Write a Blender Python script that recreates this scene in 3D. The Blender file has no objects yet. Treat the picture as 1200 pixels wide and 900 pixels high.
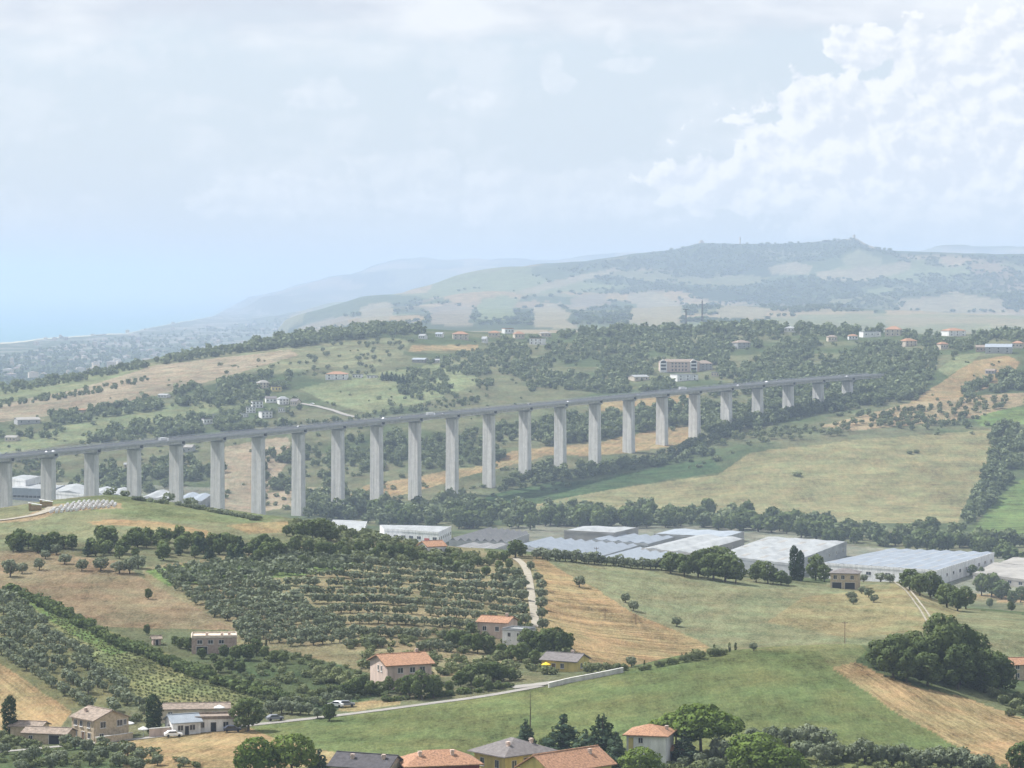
import bpy, bmesh, math, random
import numpy as np
from mathutils import Vector, Matrix

# ------------------------------------------------------------------ camera, world, sun, exposure
SC = bpy.context.scene
COL = SC.collection
F, CX, YH, H = 3400.0, 600.0, 332.0, 230.0     # focal length (px of a 1200 px frame), optical centre, horizon row, eye height above the sea

cam = bpy.data.cameras.new('camera')
cam.sensor_width = 36.0
cam.lens = 36.0 * F / 1200.0
cam.shift_y = -(450.0 - YH) / 1200.0
cam.clip_start, cam.clip_end = 1.0, 120000.0
cam_ob = bpy.data.objects.new('camera', cam)
cam_ob.location = (0, 0, H)
cam_ob.rotation_euler = (math.radians(90), 0, 0)
COL.objects.link(cam_ob)
SC.camera = cam_ob

SUN_EL, SUN_AZ = math.radians(52), math.radians(66)      # azimuth: counter-clockwise from the view direction (+Y)
sd = Vector((-math.sin(SUN_AZ) * math.cos(SUN_EL), math.cos(SUN_AZ) * math.cos(SUN_EL), math.sin(SUN_EL)))
sun = bpy.data.lights.new('sun', 'SUN')
sun.energy, sun.angle, sun.color = 4.6, math.radians(0.6), (1.0, 0.985, 0.955)
sun_ob = bpy.data.objects.new('sun', sun)
sun_ob.rotation_euler = sd.to_track_quat('Z', 'Y').to_euler()
COL.objects.link(sun_ob)

SC.view_settings.view_transform = 'Standard'
SC.view_settings.look = 'None'
SC.view_settings.exposure = 0.84
SC.view_settings.gamma = 1.0
SC.view_settings.use_curve_mapping = False
SC.cycles.use_denoising = True
SC.cycles.volume_bounces = 1
SC.cycles.adaptive_threshold = 0.03
SC.cycles.max_bounces = 6
SC.cycles.diffuse_bounces = 2
SC.cycles.transparent_max_bounces = 4

class NT:
    """Small helper that adds and wires shader nodes."""
    def __init__(self, tree):
        self.t = tree
        tree.nodes.clear()
    def n(self, typ, **kw):
        nd = self.t.nodes.new(typ)
        for k, v in kw.items():
            if k.startswith('i_'):
                key = k[2:].replace('_', ' ')
                key = int(key) if key.isdigit() else key
                self.put(nd, key, v)
            else:
                setattr(nd, k, v)
        return nd
    def put(self, nd, key, v):
        s = nd.inputs[key]
        if hasattr(v, 'node'):
            self.t.links.new(v, s)
        elif hasattr(v, 'outputs'):
            self.t.links.new(v.outputs[0], s)
        else:
            s.default_value = v
    def m(self, op, a, b=0.0, c=None, clamp=False):
        nd = self.t.nodes.new('ShaderNodeMath'); nd.operation = op; nd.use_clamp = clamp
        self.put(nd, 0, a); self.put(nd, 1, b)
        if c is not None: self.put(nd, 2, c)
        return nd.outputs[0]
    def mix(self, fac, a, b, blend='MIX'):
        nd = self.t.nodes.new('ShaderNodeMix'); nd.data_type = 'RGBA'; nd.blend_type = blend
        self.put(nd, 0, fac); self.put(nd, 6, a); self.put(nd, 7, b)
        return nd.outputs[2]
    def rng(self, v, a, b, c=0.0, d=1.0, smooth=False):
        nd = self.t.nodes.new('ShaderNodeMapRange'); nd.clamp = True
        if smooth: nd.interpolation_type = 'SMOOTHSTEP'
        for k, x in zip(range(5), (v, a, b, c, d)): self.put(nd, k, x)
        return nd.outputs[0]
    def noise(self, vec, scale, detail=4.0, rough=0.55, dist=0.0, dim='3D'):
        nd = self.n('ShaderNodeTexNoise', noise_dimensions=dim, i_Scale=scale, i_Detail=detail, i_Roughness=rough, i_Distortion=dist)
        if vec is not None: self.put(nd, 'Vector', vec)
        return nd.outputs[0]

def build_world():
    w = bpy.data.worlds.new('World'); SC.world = w; w.use_nodes = True
    N = NT(w.node_tree)
    sky = N.n('ShaderNodeTexSky', sky_type='NISHITA', sun_disc=False, sun_elevation=SUN_EL, sun_rotation=-SUN_AZ,
              altitude=230.0, air_density=1.0, dust_density=2.5, ozone_density=1.5)
    tc = N.n('ShaderNodeTexCoord')
    sep = N.n('ShaderNodeSeparateXYZ', i_Vector=tc.outputs['Generated'])
    x, y, z = sep.outputs
    yy = N.m('MAXIMUM', y, 0.15)
    u, v = N.m('DIVIDE', x, yy), N.m('DIVIDE', z, yy)             # bearing and elevation of the sky point
    P = N.n('ShaderNodeCombineXYZ', i_X=N.m('MULTIPLY', u, 34.0), i_Y=N.m('MULTIPLY', v, 44.0), i_Z=0.7).outputs[0]
    wob = N.n('ShaderNodeVectorMath', operation='MULTIPLY_ADD')
    nz = N.n('ShaderNodeTexNoise', noise_dimensions='2D', i_Scale=1.4, i_Detail=3.0); N.put(nz, 'Vector', P)
    N.put(wob, 0, nz.outputs[1]); wob.inputs[1].default_value = (0.22, 0.22, 0.22); N.put(wob, 2, P)
    Pw = wob.outputs[0]
    def billow(vec):
        vr = N.n('ShaderNodeTexVoronoi', feature='F1', voronoi_dimensions='2D', i_Scale=1.9, i_Detail=2.0, i_Roughness=0.55, normalize=True)
        N.put(vr, 'Vector', vec)
        return N.m('SUBTRACT', 1.0, vr.outputs['Distance'])
    def blob(px, py, rx, ry):
        du = N.m('DIVIDE', N.m('SUBTRACT', u, (px - CX) / F), rx / F)
        dv = N.m('DIVIDE', N.m('SUBTRACT', v, (YH - py) / F), ry / F)
        d = N.m('SQRT', N.m('ADD', N.m('MULTIPLY', du, du), N.m('MULTIPLY', dv, dv)))
        return N.m('SUBTRACT', 1.0, d)
    cum = [(1120, 190, 300, 130), (1010, 150, 130, 75), (955, 130, 70, 48), (1010, 55, 45, 38), (1090, 80, 75, 60), (1190, 90, 110, 90),
           (860, 215, 110, 42), (1300, 150, 260, 170)]
    small = [(645, 78, 18, 30), (655, 98, 22, 16), (725, 50, 22, 24), (735, 75, 48, 12), (740, 222, 150, 40), (490, 195, 90, 30), (375, 112, 48, 24), (545, 115, 44, 18),
             (640, 230, 300, 40), (330, 230, 140, 34)]
    def union(lst):
        acc = None
        for b in lst:
            k = blob(*b)
            acc = k if acc is None else N.m('SMOOTH_MAX', acc, k, 0.12)
        return acc
    def heap(vec):
        return N.m('ADD', N.m('MULTIPLY', billow(vec), 1.0), N.m('MULTIPLY', N.noise(vec, 3.2, 5.0, 0.62, dim='2D'), 0.8))
    edge = heap(Pw)
    sh = N.n('ShaderNodeVectorMath', operation='ADD'); N.put(sh, 0, Pw); sh.inputs[1].default_value = (-0.10, 0.13, 0)
    edge2 = heap(sh.outputs[0])                      # the heap a little towards the sun: lit flanks against shaded ones
    relief = N.m('SUBTRACT', edge, edge2)
    dens = N.m('ADD', union(cum), N.m('SUBTRACT', edge, 1.18))
    cA = N.m('MULTIPLY', N.rng(dens, -0.02, 0.10, smooth=True), N.rng(v, 0.004, 0.042, smooth=True))
    mid_n = N.noise(N.n('ShaderNodeCombineXYZ', i_X=N.m('MULTIPLY', u, 20.0), i_Y=N.m('MULTIPLY', v, 34.0), i_Z=1.0).outputs[0], 1.0, 5.0, 0.58, dim='2D')
    cM = N.m('MULTIPLY', N.rng(N.m('ADD', mid_n, N.m('MULTIPLY', relief, 0.25)), 0.44, 0.72, smooth=True), N.m('MULTIPLY', N.rng(v, 0.008, 0.03, smooth=True), 0.38))
    densS = N.m('ADD', union(small), N.m('SUBTRACT', edge, 1.22))
    cS = N.m('MULTIPLY', N.rng(densS, -0.04, 0.28, smooth=True), 0.3)
    # the soft grey-bottomed layer above the top left of the view
    lay = N.noise(N.n('ShaderNodeCombineXYZ', i_X=N.m('MULTIPLY', u, 14.0), i_Y=N.m('MULTIPLY', v, 46.0), i_Z=3.0).outputs[0], 1.0, 4.0, 0.5, dim='2D')
    cL = N.m('MULTIPLY', N.rng(N.m('ADD', v, N.m('MULTIPLY', N.m('SUBTRACT', lay, 0.5), 0.035)), 0.078, 0.093, smooth=True), 0.75)
    # veil of thin high haze
    veil = N.rng(v, -0.02, 0.9, 0.78, 0.35)
    c_veil = (6.5, 7.25, 8.05, 1)
    shade = N.rng(N.m('ADD', relief, N.m('MULTIPLY', N.m('SUBTRACT', 0.35, dens), 0.22)), -0.22, 0.20, smooth=True)
    c_cum = N.mix(shade, (6.45, 6.85, 7.45, 1), (8.35, 8.4, 8.5, 1))
    c_lay = N.mix(N.rng(lay, 0.4, 0.62), (5.7, 6.05, 6.7, 1), (7.9, 8.0, 8.2, 1))
    col = N.mix(veil, sky.outputs[0], c_veil)
    col = N.mix(cM, col, (7.4, 7.65, 8.0, 1))
    col = N.mix(cL, col, c_lay)
    col = N.mix(cS, col, N.mix(N.rng(relief, -0.2, 0.2), (6.6, 7.0, 7.6, 1), (8.4, 8.5, 8.7, 1)))
    col = N.mix(N.m('MULTIPLY', cA, 0.92), col, c_cum)
    bg = N.n('ShaderNodeBackground', i_Color=col, i_Strength=0.07)
    N.n('ShaderNodeOutputWorld', i_Surface=bg)
build_world()

# ------------------------------------------------------------------ generic helpers
def tag(o, label=None, cat=None, group=None, kind=None):
    if label: o['label'] = label
    if cat: o['category'] = cat
    if group: o['group'] = group
    if kind: o['kind'] = kind
    return o

def empty(name, loc, rz=0.0):
    o = bpy.data.objects.new(name, None)
    o.location = loc; o.rotation_euler = (0, 0, rz); o.empty_display_size = 0.5
    COL.objects.link(o)
    return o

def link(name, me, parent=None, loc=(0, 0, 0)):
    o = bpy.data.objects.new(name, me)
    o.location = loc
    if parent is not None: o.parent = parent
    COL.objects.link(o)
    return o

def np_mesh(name, verts, faces, mats=(), normals=None, attrs=None, mat_idx=None, smooth=True):
    """verts (n,3), faces (m,k) with one k for all -> mesh"""
    me = bpy.data.meshes.new(name)
    verts = np.asarray(verts, np.float32); faces = np.asarray(faces, np.int32)
    n, (m, k) = len(verts), faces.shape
    me.vertices.add(n); me.vertices.foreach_set('co', verts.ravel())
    me.loops.add(m * k); me.loops.foreach_set('vertex_index', faces.ravel())
    me.polygons.add(m)
    me.polygons.foreach_set('loop_start', np.arange(0, m * k, k, dtype=np.int32))
    me.polygons.foreach_set('loop_total', np.full(m, k, np.int32))
    if mat_idx is not None: me.polygons.foreach_set('material_index', np.asarray(mat_idx, np.int32))
    me.polygons.foreach_set('use_smooth', np.full(m, bool(smooth)))
    for mt in mats: me.materials.append(mt)
    for an, av in (attrs or {}).items():
        av = np.asarray(av, np.float32)
        if av.ndim == 2:
            a = me.attributes.new(an, 'FLOAT_COLOR', 'POINT')
            a.data.foreach_set('color', np.concatenate([av[:, :3], np.ones((len(av), 1), np.float32)], 1).ravel())
        else:
            a = me.attributes.new(an, 'FLOAT', 'POINT'); a.data.foreach_set('value', av)
    me.update(calc_edges=True)
    if normals is not None:
        me.normals_split_custom_set_from_vertices(np.asarray(normals, np.float32))
    return me

class MB:
    """Collects boxes, prisms, tubes and sheets; build() links them as ONE mesh object."""
    def __init__(self):
        self.v, self.f, self.mi = [], [], []
    def add(self, vs, fs, mi=0):
        o = len(self.v)
        self.v += [tuple(p) for p in vs]
        self.f += [tuple(i + o for i in q) for q in fs]
        self.mi += [mi] * len(fs)
        return self
    def box(self, x0, x1, y0, y1, z0, z1, mi=0, M=None):
        vs = [Vector(p) for p in ((x0, y0, z0), (x1, y0, z0), (x1, y1, z0), (x0, y1, z0), (x0, y0, z1), (x1, y0, z1), (x1, y1, z1), (x0, y1, z1))]
        if M is not None: vs = [M @ p for p in vs]
        return self.add(vs, ((0, 3, 2, 1), (4, 5, 6, 7), (0, 1, 5, 4), (1, 2, 6, 5), (2, 3, 7, 6), (3, 0, 4, 7)), mi)
    def prism(self, poly, z0, z1, mi=0):
        """poly: counter-clockwise plan outline"""
        n = len(poly)
        z0 = z0 if hasattr(z0, '__len__') else [z0] * n
        z1 = z1 if hasattr(z1, '__len__') else [z1] * n
        vs = [(p[0], p[1], z0[i]) for i, p in enumerate(poly)] + [(p[0], p[1], z1[i]) for i, p in enumerate(poly)]
        fs = [tuple(range(n - 1, -1, -1)), tuple(range(n, 2 * n))] + [(i, (i + 1) % n, n + (i + 1) % n, n + i) for i in range(n)]
        return self.add(vs, fs, mi)
    def tube(self, a, b, r0, r1=None, n=8, mi=0, cap=True):
        a, b = Vector(a), Vector(b); r1 = r0 if r1 is None else r1
        d = (b - a).normalized()
        q = d.to_track_quat('Z', 'Y')
        vs = [a + q @ Vector((r0 * math.cos(2 * math.pi * i / n), r0 * math.sin(2 * math.pi * i / n), 0)) for i in range(n)]
        vs += [b + q @ Vector((r1 * math.cos(2 * math.pi * i / n), r1 * math.sin(2 * math.pi * i / n), 0)) for i in range(n)]
        fs = [(i, (i + 1) % n, n + (i + 1) % n, n + i) for i in range(n)]
        if cap: fs += [tuple(range(n - 1, -1, -1)), tuple(range(n, 2 * n))]
        return self.add(vs, fs, mi)
    def mesh(self, name, mats):
        me = bpy.data.meshes.new(name)
        me.from_pydata(self.v, [], self.f)
        for m in (mats if isinstance(mats, (list, tuple)) else [mats]): me.materials.append(m)
        me.polygons.foreach_set('material_index', self.mi)
        me.update()
        return me
    def build(self, name, mats, parent=None, loc=(0, 0, 0)):
        return link(name, self.mesh(name, mats), parent, loc)

def copy_tree(o, parent=None):
    c = o.copy(); COL.objects.link(c); c.parent = parent
    for ch in list(o.children): copy_tree(ch, c)
    return c

# smooth value noise, vectorised
def vnoise(x, y, seed=0):
    xi, yi = np.floor(x).astype(np.int64), np.floor(y).astype(np.int64)
    fx, fy = x - xi, y - yi
    fx, fy = fx * fx * (3 - 2 * fx), fy * fy * (3 - 2 * fy)
    def h(a, b):
        k = (a * 374761393 + b * 668265263 + seed * 974711) & 0xFFFFFFFF
        k = ((k ^ (k >> 13)) * 1274126177) & 0xFFFFFFFF
        return ((k ^ (k >> 16)) & 0xFFFF) / 65535.0
    return (h(xi, yi) * (1 - fx) + h(xi + 1, yi) * fx) * (1 - fy) + (h(xi, yi + 1) * (1 - fx) + h(xi + 1, yi + 1) * fx) * fy
def fbm(x, y, oct=4, seed=0):
    s, a, t = 0.0, 1.0, 0.0
    for i in range(oct):
        s = s + a * vnoise(x * 2 ** i + 17.3 * i, y * 2 ** i - 9.1 * i, seed + i); t += a; a *= 0.5
    return s / t
# ------------------------------------------------------------------ terrain: one sheet, heights set along rows from near to far
# each row: list of (bearing px, elevation px or ('z', height relative to the eye), distance)
def Zr(z): return ('z', z)
ROWS = [
 ([(0, Zr(-22), 20)], 6),
 ([(0, Zr(-80), 300)], 10),
 ([(0, 975, 560)], 12),
 ([(0, 900, 640)], 44),
 ([(-100,872,700),(0,868,700),(140,862,705),(270,850,712),(390,838,725),(480,827,735),(560,816,745),(640,804,755),(730,787,765),(800,771,775),(900,760,785),(1000,755,795),(1060,765,793),(1100,780,790),(1200,815,780),(1300,840,770)], 56),
 ([(-100,785,780),(560,785,790),(640,783,800),(700,781,820),(730,786,830),(800,776,845),(900,772,850),(1000,768,850),(1100,785,850),(1200,800,840)], 46),
 ([(-100,700,900),(0,700,900),(150,705,900),(300,715,890),(450,710,900),(560,715,910),(640,735,890),(700,755,880),(800,765,890),(900,760,890),(1000,752,900),(1100,745,905),(1200,750,900)], 60),
 ([(-100,600,1120),(0,598,1130),(60,588,1150),(130,581,1160),(200,588,1160),(260,597,1150),(330,607,1130),(400,622,1120),(470,636,1110),(540,646,1100),(600,650,1090),(625,653,1080),(700,659,1080),(800,669,1080),(900,682,1070),(1000,690,1060),(1060,690,1055),(1120,715,1040),(1200,722,1030),(1300,730,1030)], 84),
 ([(0, Zr(-160), 1400)], 16),
 ([(0, Zr(-182), 1680)], 14),
 ([(0, Zr(-182), 2200)], 60),
 ([(-100,574,2450),(0,574,2450),(150,577,2440),(300,596,2350),(400,590,2350),(500,585,2380),(600,585,2380),(800,595,2330),(1000,605,2270),(1100,612,2240),(1200,615,2230)], 22),
 ([(-100,540,2590),(0,540,2590),(150,540,2580),(300,555,2510),(400,560,2490),(500,553,2500),(600,545,2520),(700,540,2540),(800,535,2550),(900,518,2560),(1000,512,2580),(1100,510,2590),(1200,505,2600)], 56),
 ([(-100,505,2760),(0,505,2760),(150,500,2760),(300,500,2730),(450,495,2730),(600,490,2750),(750,485,2760),(900,478,2780),(1000,468,2800),(1100,464,2800),(1200,460,2800)], 40),
 ([(-100,475,3000),(0,472,3000),(150,455,3000),(300,440,3050),(450,430,3100),(600,430,3150),(800,425,3150),(1000,425,3100),(1100,420,3000),(1200,415,2980)], 50),
 ([(-300,480,3300),(-100,464,3300),(0,454,3300),(67,443,3320),(133,431,3350),(173,422,3380),(233,415,3420),(283,408,3460),(333,396,3520),(383,390,3600),(430,384,3650),(480,383,3700),(560,391,3700),(650,392,3700),(720,387,3700),(800,385,3700),(900,382,3650),(1000,388,3600),(1100,392,3500),(1200,392,3400)], 44),
 ([(200, Zr(-195), 4300),(300, Zr(-190), 4300),(400, Zr(-160), 4400)], 10),
 ([(250, Zr(-218), 5200),(350, Zr(-150), 5200),(400, Zr(-110), 5200),(700, Zr(-100), 5200)], 10),
 ([(250, Zr(-222), 9000),(310, Zr(-218), 9000),(350,388,9000),(420,372,9000),(500,367,9000),(700,364,9000),(1000,362,9000),(1200,364,9000)], 30),
 ([(280, Zr(-224), 11000),(320, Zr(-215), 11000),(350,386,11000),(420,363,11000),(500,350,11000),(600,338,11000),(700,334,11000),(800,325,11000),(1000,320,11000),(1200,327,11000)], 36),
 ([(280, Zr(-225), 13000),(320, Zr(-222), 13000),(350,384,13000),(417,360,13000),(483,346,13000),(517,339,13000),(583,322,13000),(633,314,13000),(683,311,13000),(740,298,13000),(790,292,13000),(820,284,13000),(866,285,13000),(912,285,13000),(950,283,13000),(985,280,13000),(1002,277,13000),(1016,285,13000),(1050,296,13000),(1085,300,13000),(1140,299,13000),(1200,298,13000),(1300,300,13000)], 44),
 ([(280, Zr(-225), 16000),(420, Zr(-150), 16000),(700, Zr(-100), 16000)], 12),
 ([(280, Zr(-226), 20000),(420, Zr(-170), 20000)], 24),
 ([(270, Zr(-226), 27000),(285, Zr(-200), 27000),(300,352,27000),(350,335,27000),(400,322,27000),(440,314,27000),(500,311,27000),(560,309,27000),(620,307,27000),(700,305,27000),(740,301,27000),(900,300,27000),(1050,300,27000),(1080,297,27000),(1130,291,27000),(1200,289,27000),(1300,287,27000)], 30),
 ([(0, Zr(-227), 34000)], 14),
 ([(0, Zr(-227), 46000)], 20),
]
cols = np.concatenate([np.arange(-1100, -60, 26.0), np.arange(-60, 1261, 1.9), np.arange(1270, 2320, 26.0)])
NC = len(cols)
def smooth1(a, w=9):
    k = np.hanning(w + 2)[1:-1]; k /= k.sum()
    return np.convolve(np.pad(a, w // 2, mode='edge'), k, mode='valid')
kz, kd = [], []
for pts, n in ROWS:
    xs = [p[0] for p in pts]
    ds = [p[2] for p in pts]
    zs = [p[1][1] if isinstance(p[1], tuple) else -p[2] * (p[1] - YH) / F for p in pts]
    sh = ds[0] > 10500
    kd.append(smooth1(np.interp(cols, xs, ds), 25)); kz.append(smooth1(np.interp(cols, xs, zs), 5 if sh else 13))
kz, kd = np.array(kz), np.array(kd)
def slopes(D, Zv):                                  # Fritsch-Carlson, so that hills keep rounded tops and no overshoot
    h = np.diff(D, axis=0); s = np.diff(Zv, axis=0) / h
    m = np.zeros_like(Zv)
    w1, w2 = 2 * h[1:] + h[:-1], h[1:] + 2 * h[:-1]
    same = s[1:] * s[:-1] > 0
    with np.errstate(divide='ignore', invalid='ignore'):
        hm = (w1 + w2) / (w1 / s[:-1] + w2 / s[1:])
    m[1:-1] = np.where(same, hm, 0.0)
    m[0], m[-1] = s[0], s[-1]
    return m
km = slopes(kd, kz)
RD, RZ = [], []
for k in range(len(ROWS) - 1):
    n = ROWS[k + 1][1]
    for i in range(n + (1 if k == len(ROWS) - 2 else 0)):
        t = i / n
        h = kd[k + 1] - kd[k]
        h00, h10, h01, h11 = 2*t**3-3*t**2+1, t**3-2*t**2+t, -2*t**3+3*t**2, t**3-t**2
        RD.append(kd[k] + t * h)
        RZ.append(h00 * kz[k] + h10 * h * km[k] + h01 * kz[k + 1] + h11 * h * km[k + 1])
RD, RZ = np.array(RD), np.array(RZ)
NR = len(RD)
GX = RD * (cols[None, :] - CX) / F
# relief that is too fine for the rows
amp = np.interp(RD, [500, 800, 2000, 3500, 6000, 13000, 27000], [0.3, 0.5, 1.2, 3.0, 16.0, 26.0, 45.0])
wl = np.interp(RD, [500, 2000, 3500, 6000, 9000, 20000], [50, 110, 170, 520, 800, 1600])
RZ0 = RZ.copy()
flat = (np.abs(RZ + 182) < 6) & (RD > 1500) & (RD < 2300)
plain = np.clip((RZ + 224) / 30.0, 0, 1)
nz = sum(a * (fbm(GX / L, RD / L, 4, s) - 0.5) * 2 for a, L, s in ((1.0, 900.0, 3),))
far = np.clip((RD - 5200) / 900, 0, 1)
edge = np.clip(np.abs(RD - 13000) / 1300, 0.12, 1)
nnear = fbm(GX / 60.0, RD / 60.0, 3, 5) - 0.5
RZ = RZ + (far * edge * nz * 70.0) * plain * np.clip((RD - 5200) / 4500, 0.4, 1.6)
RZ = RZ + np.where(flat, 0.0, 1.0) * (1 - far) * nnear * np.interp(RD, [300, 700, 1500, 2500, 3500], [0.5, 1.2, 2.0, 4.5, 6.0])
RZ = RZ + H
coastD = np.interp(cols, [-1100, -200, 0, 75, 150, 190, 225, 250, 258, 275, 310, 325], [8200, 9600, 10900, 12200, 13300, 15600, 17800, 20200, 22500, 30000, 40000, 60000])
coastD = coastD * (1 + 0.03 * (fbm(cols / 14.0, cols * 0 + 3.3, 3, 9) - 0.5))
RZ = np.where(RD > coastD[None, :], np.minimum(RZ, -5.0), np.maximum(RZ, 1.2))
PYV = YH + (H - RZ) / RD * F                         # elevation row of each vertex
PXV = np.broadcast_to(cols[None, :], RD.shape)

def lerp_col(A, px):
    j = np.searchsorted(cols, px) - 1
    j = int(min(max(j, 0), NC - 2)); t = (px - cols[j]) / (cols[j + 1] - cols[j])
    return A[:, j] * (1 - t) + A[:, j + 1] * t
def at(px, py, dmin=300.0):
    """the first visible ground point of the photograph's pixel, beyond dmin"""
    d, z = lerp_col(RD, px), lerp_col(RZ, px)
    e = YH + (H - z) / d * F
    ok = np.nonzero((e[1:] <= py) & (d[1:] > dmin))[0]
    i = int(ok[0]) + 1 if len(ok) else len(d) - 1
    t = 0.0 if e[i - 1] == e[i] else (e[i - 1] - py) / (e[i - 1] - e[i])
    t = min(max(t, 0.0), 1.0)
    D = d[i - 1] + t * (d[i] - d[i - 1])
    if D < dmin: D = d[i]
    return Vector((D * (px - CX) / F, D, ground(D * (px - CX) / F, D)))
def ground(x, y):
    px = CX + F * x / y
    return float(np.interp(y, lerp_col(RD, px), lerp_col(RZ, px)))
def m_per_px(p): return p[1] / F
def project(p): return (CX + F * p[0] / p[1], YH + (H - p[2]) / p[1] * F)

def in_poly(px, py, poly):
    ins = np.zeros(np.shape(px), bool)
    n = len(poly)
    for i in range(n):
        x0, y0 = poly[i]; x1, y1 = poly[(i + 1) % n]
        if y0 == y1: continue
        c = ((y0 > py) != (y1 > py)) & (px < (x1 - x0) * (py - y0) / (y1 - y0) + x0)
        ins ^= c
    return ins

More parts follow.
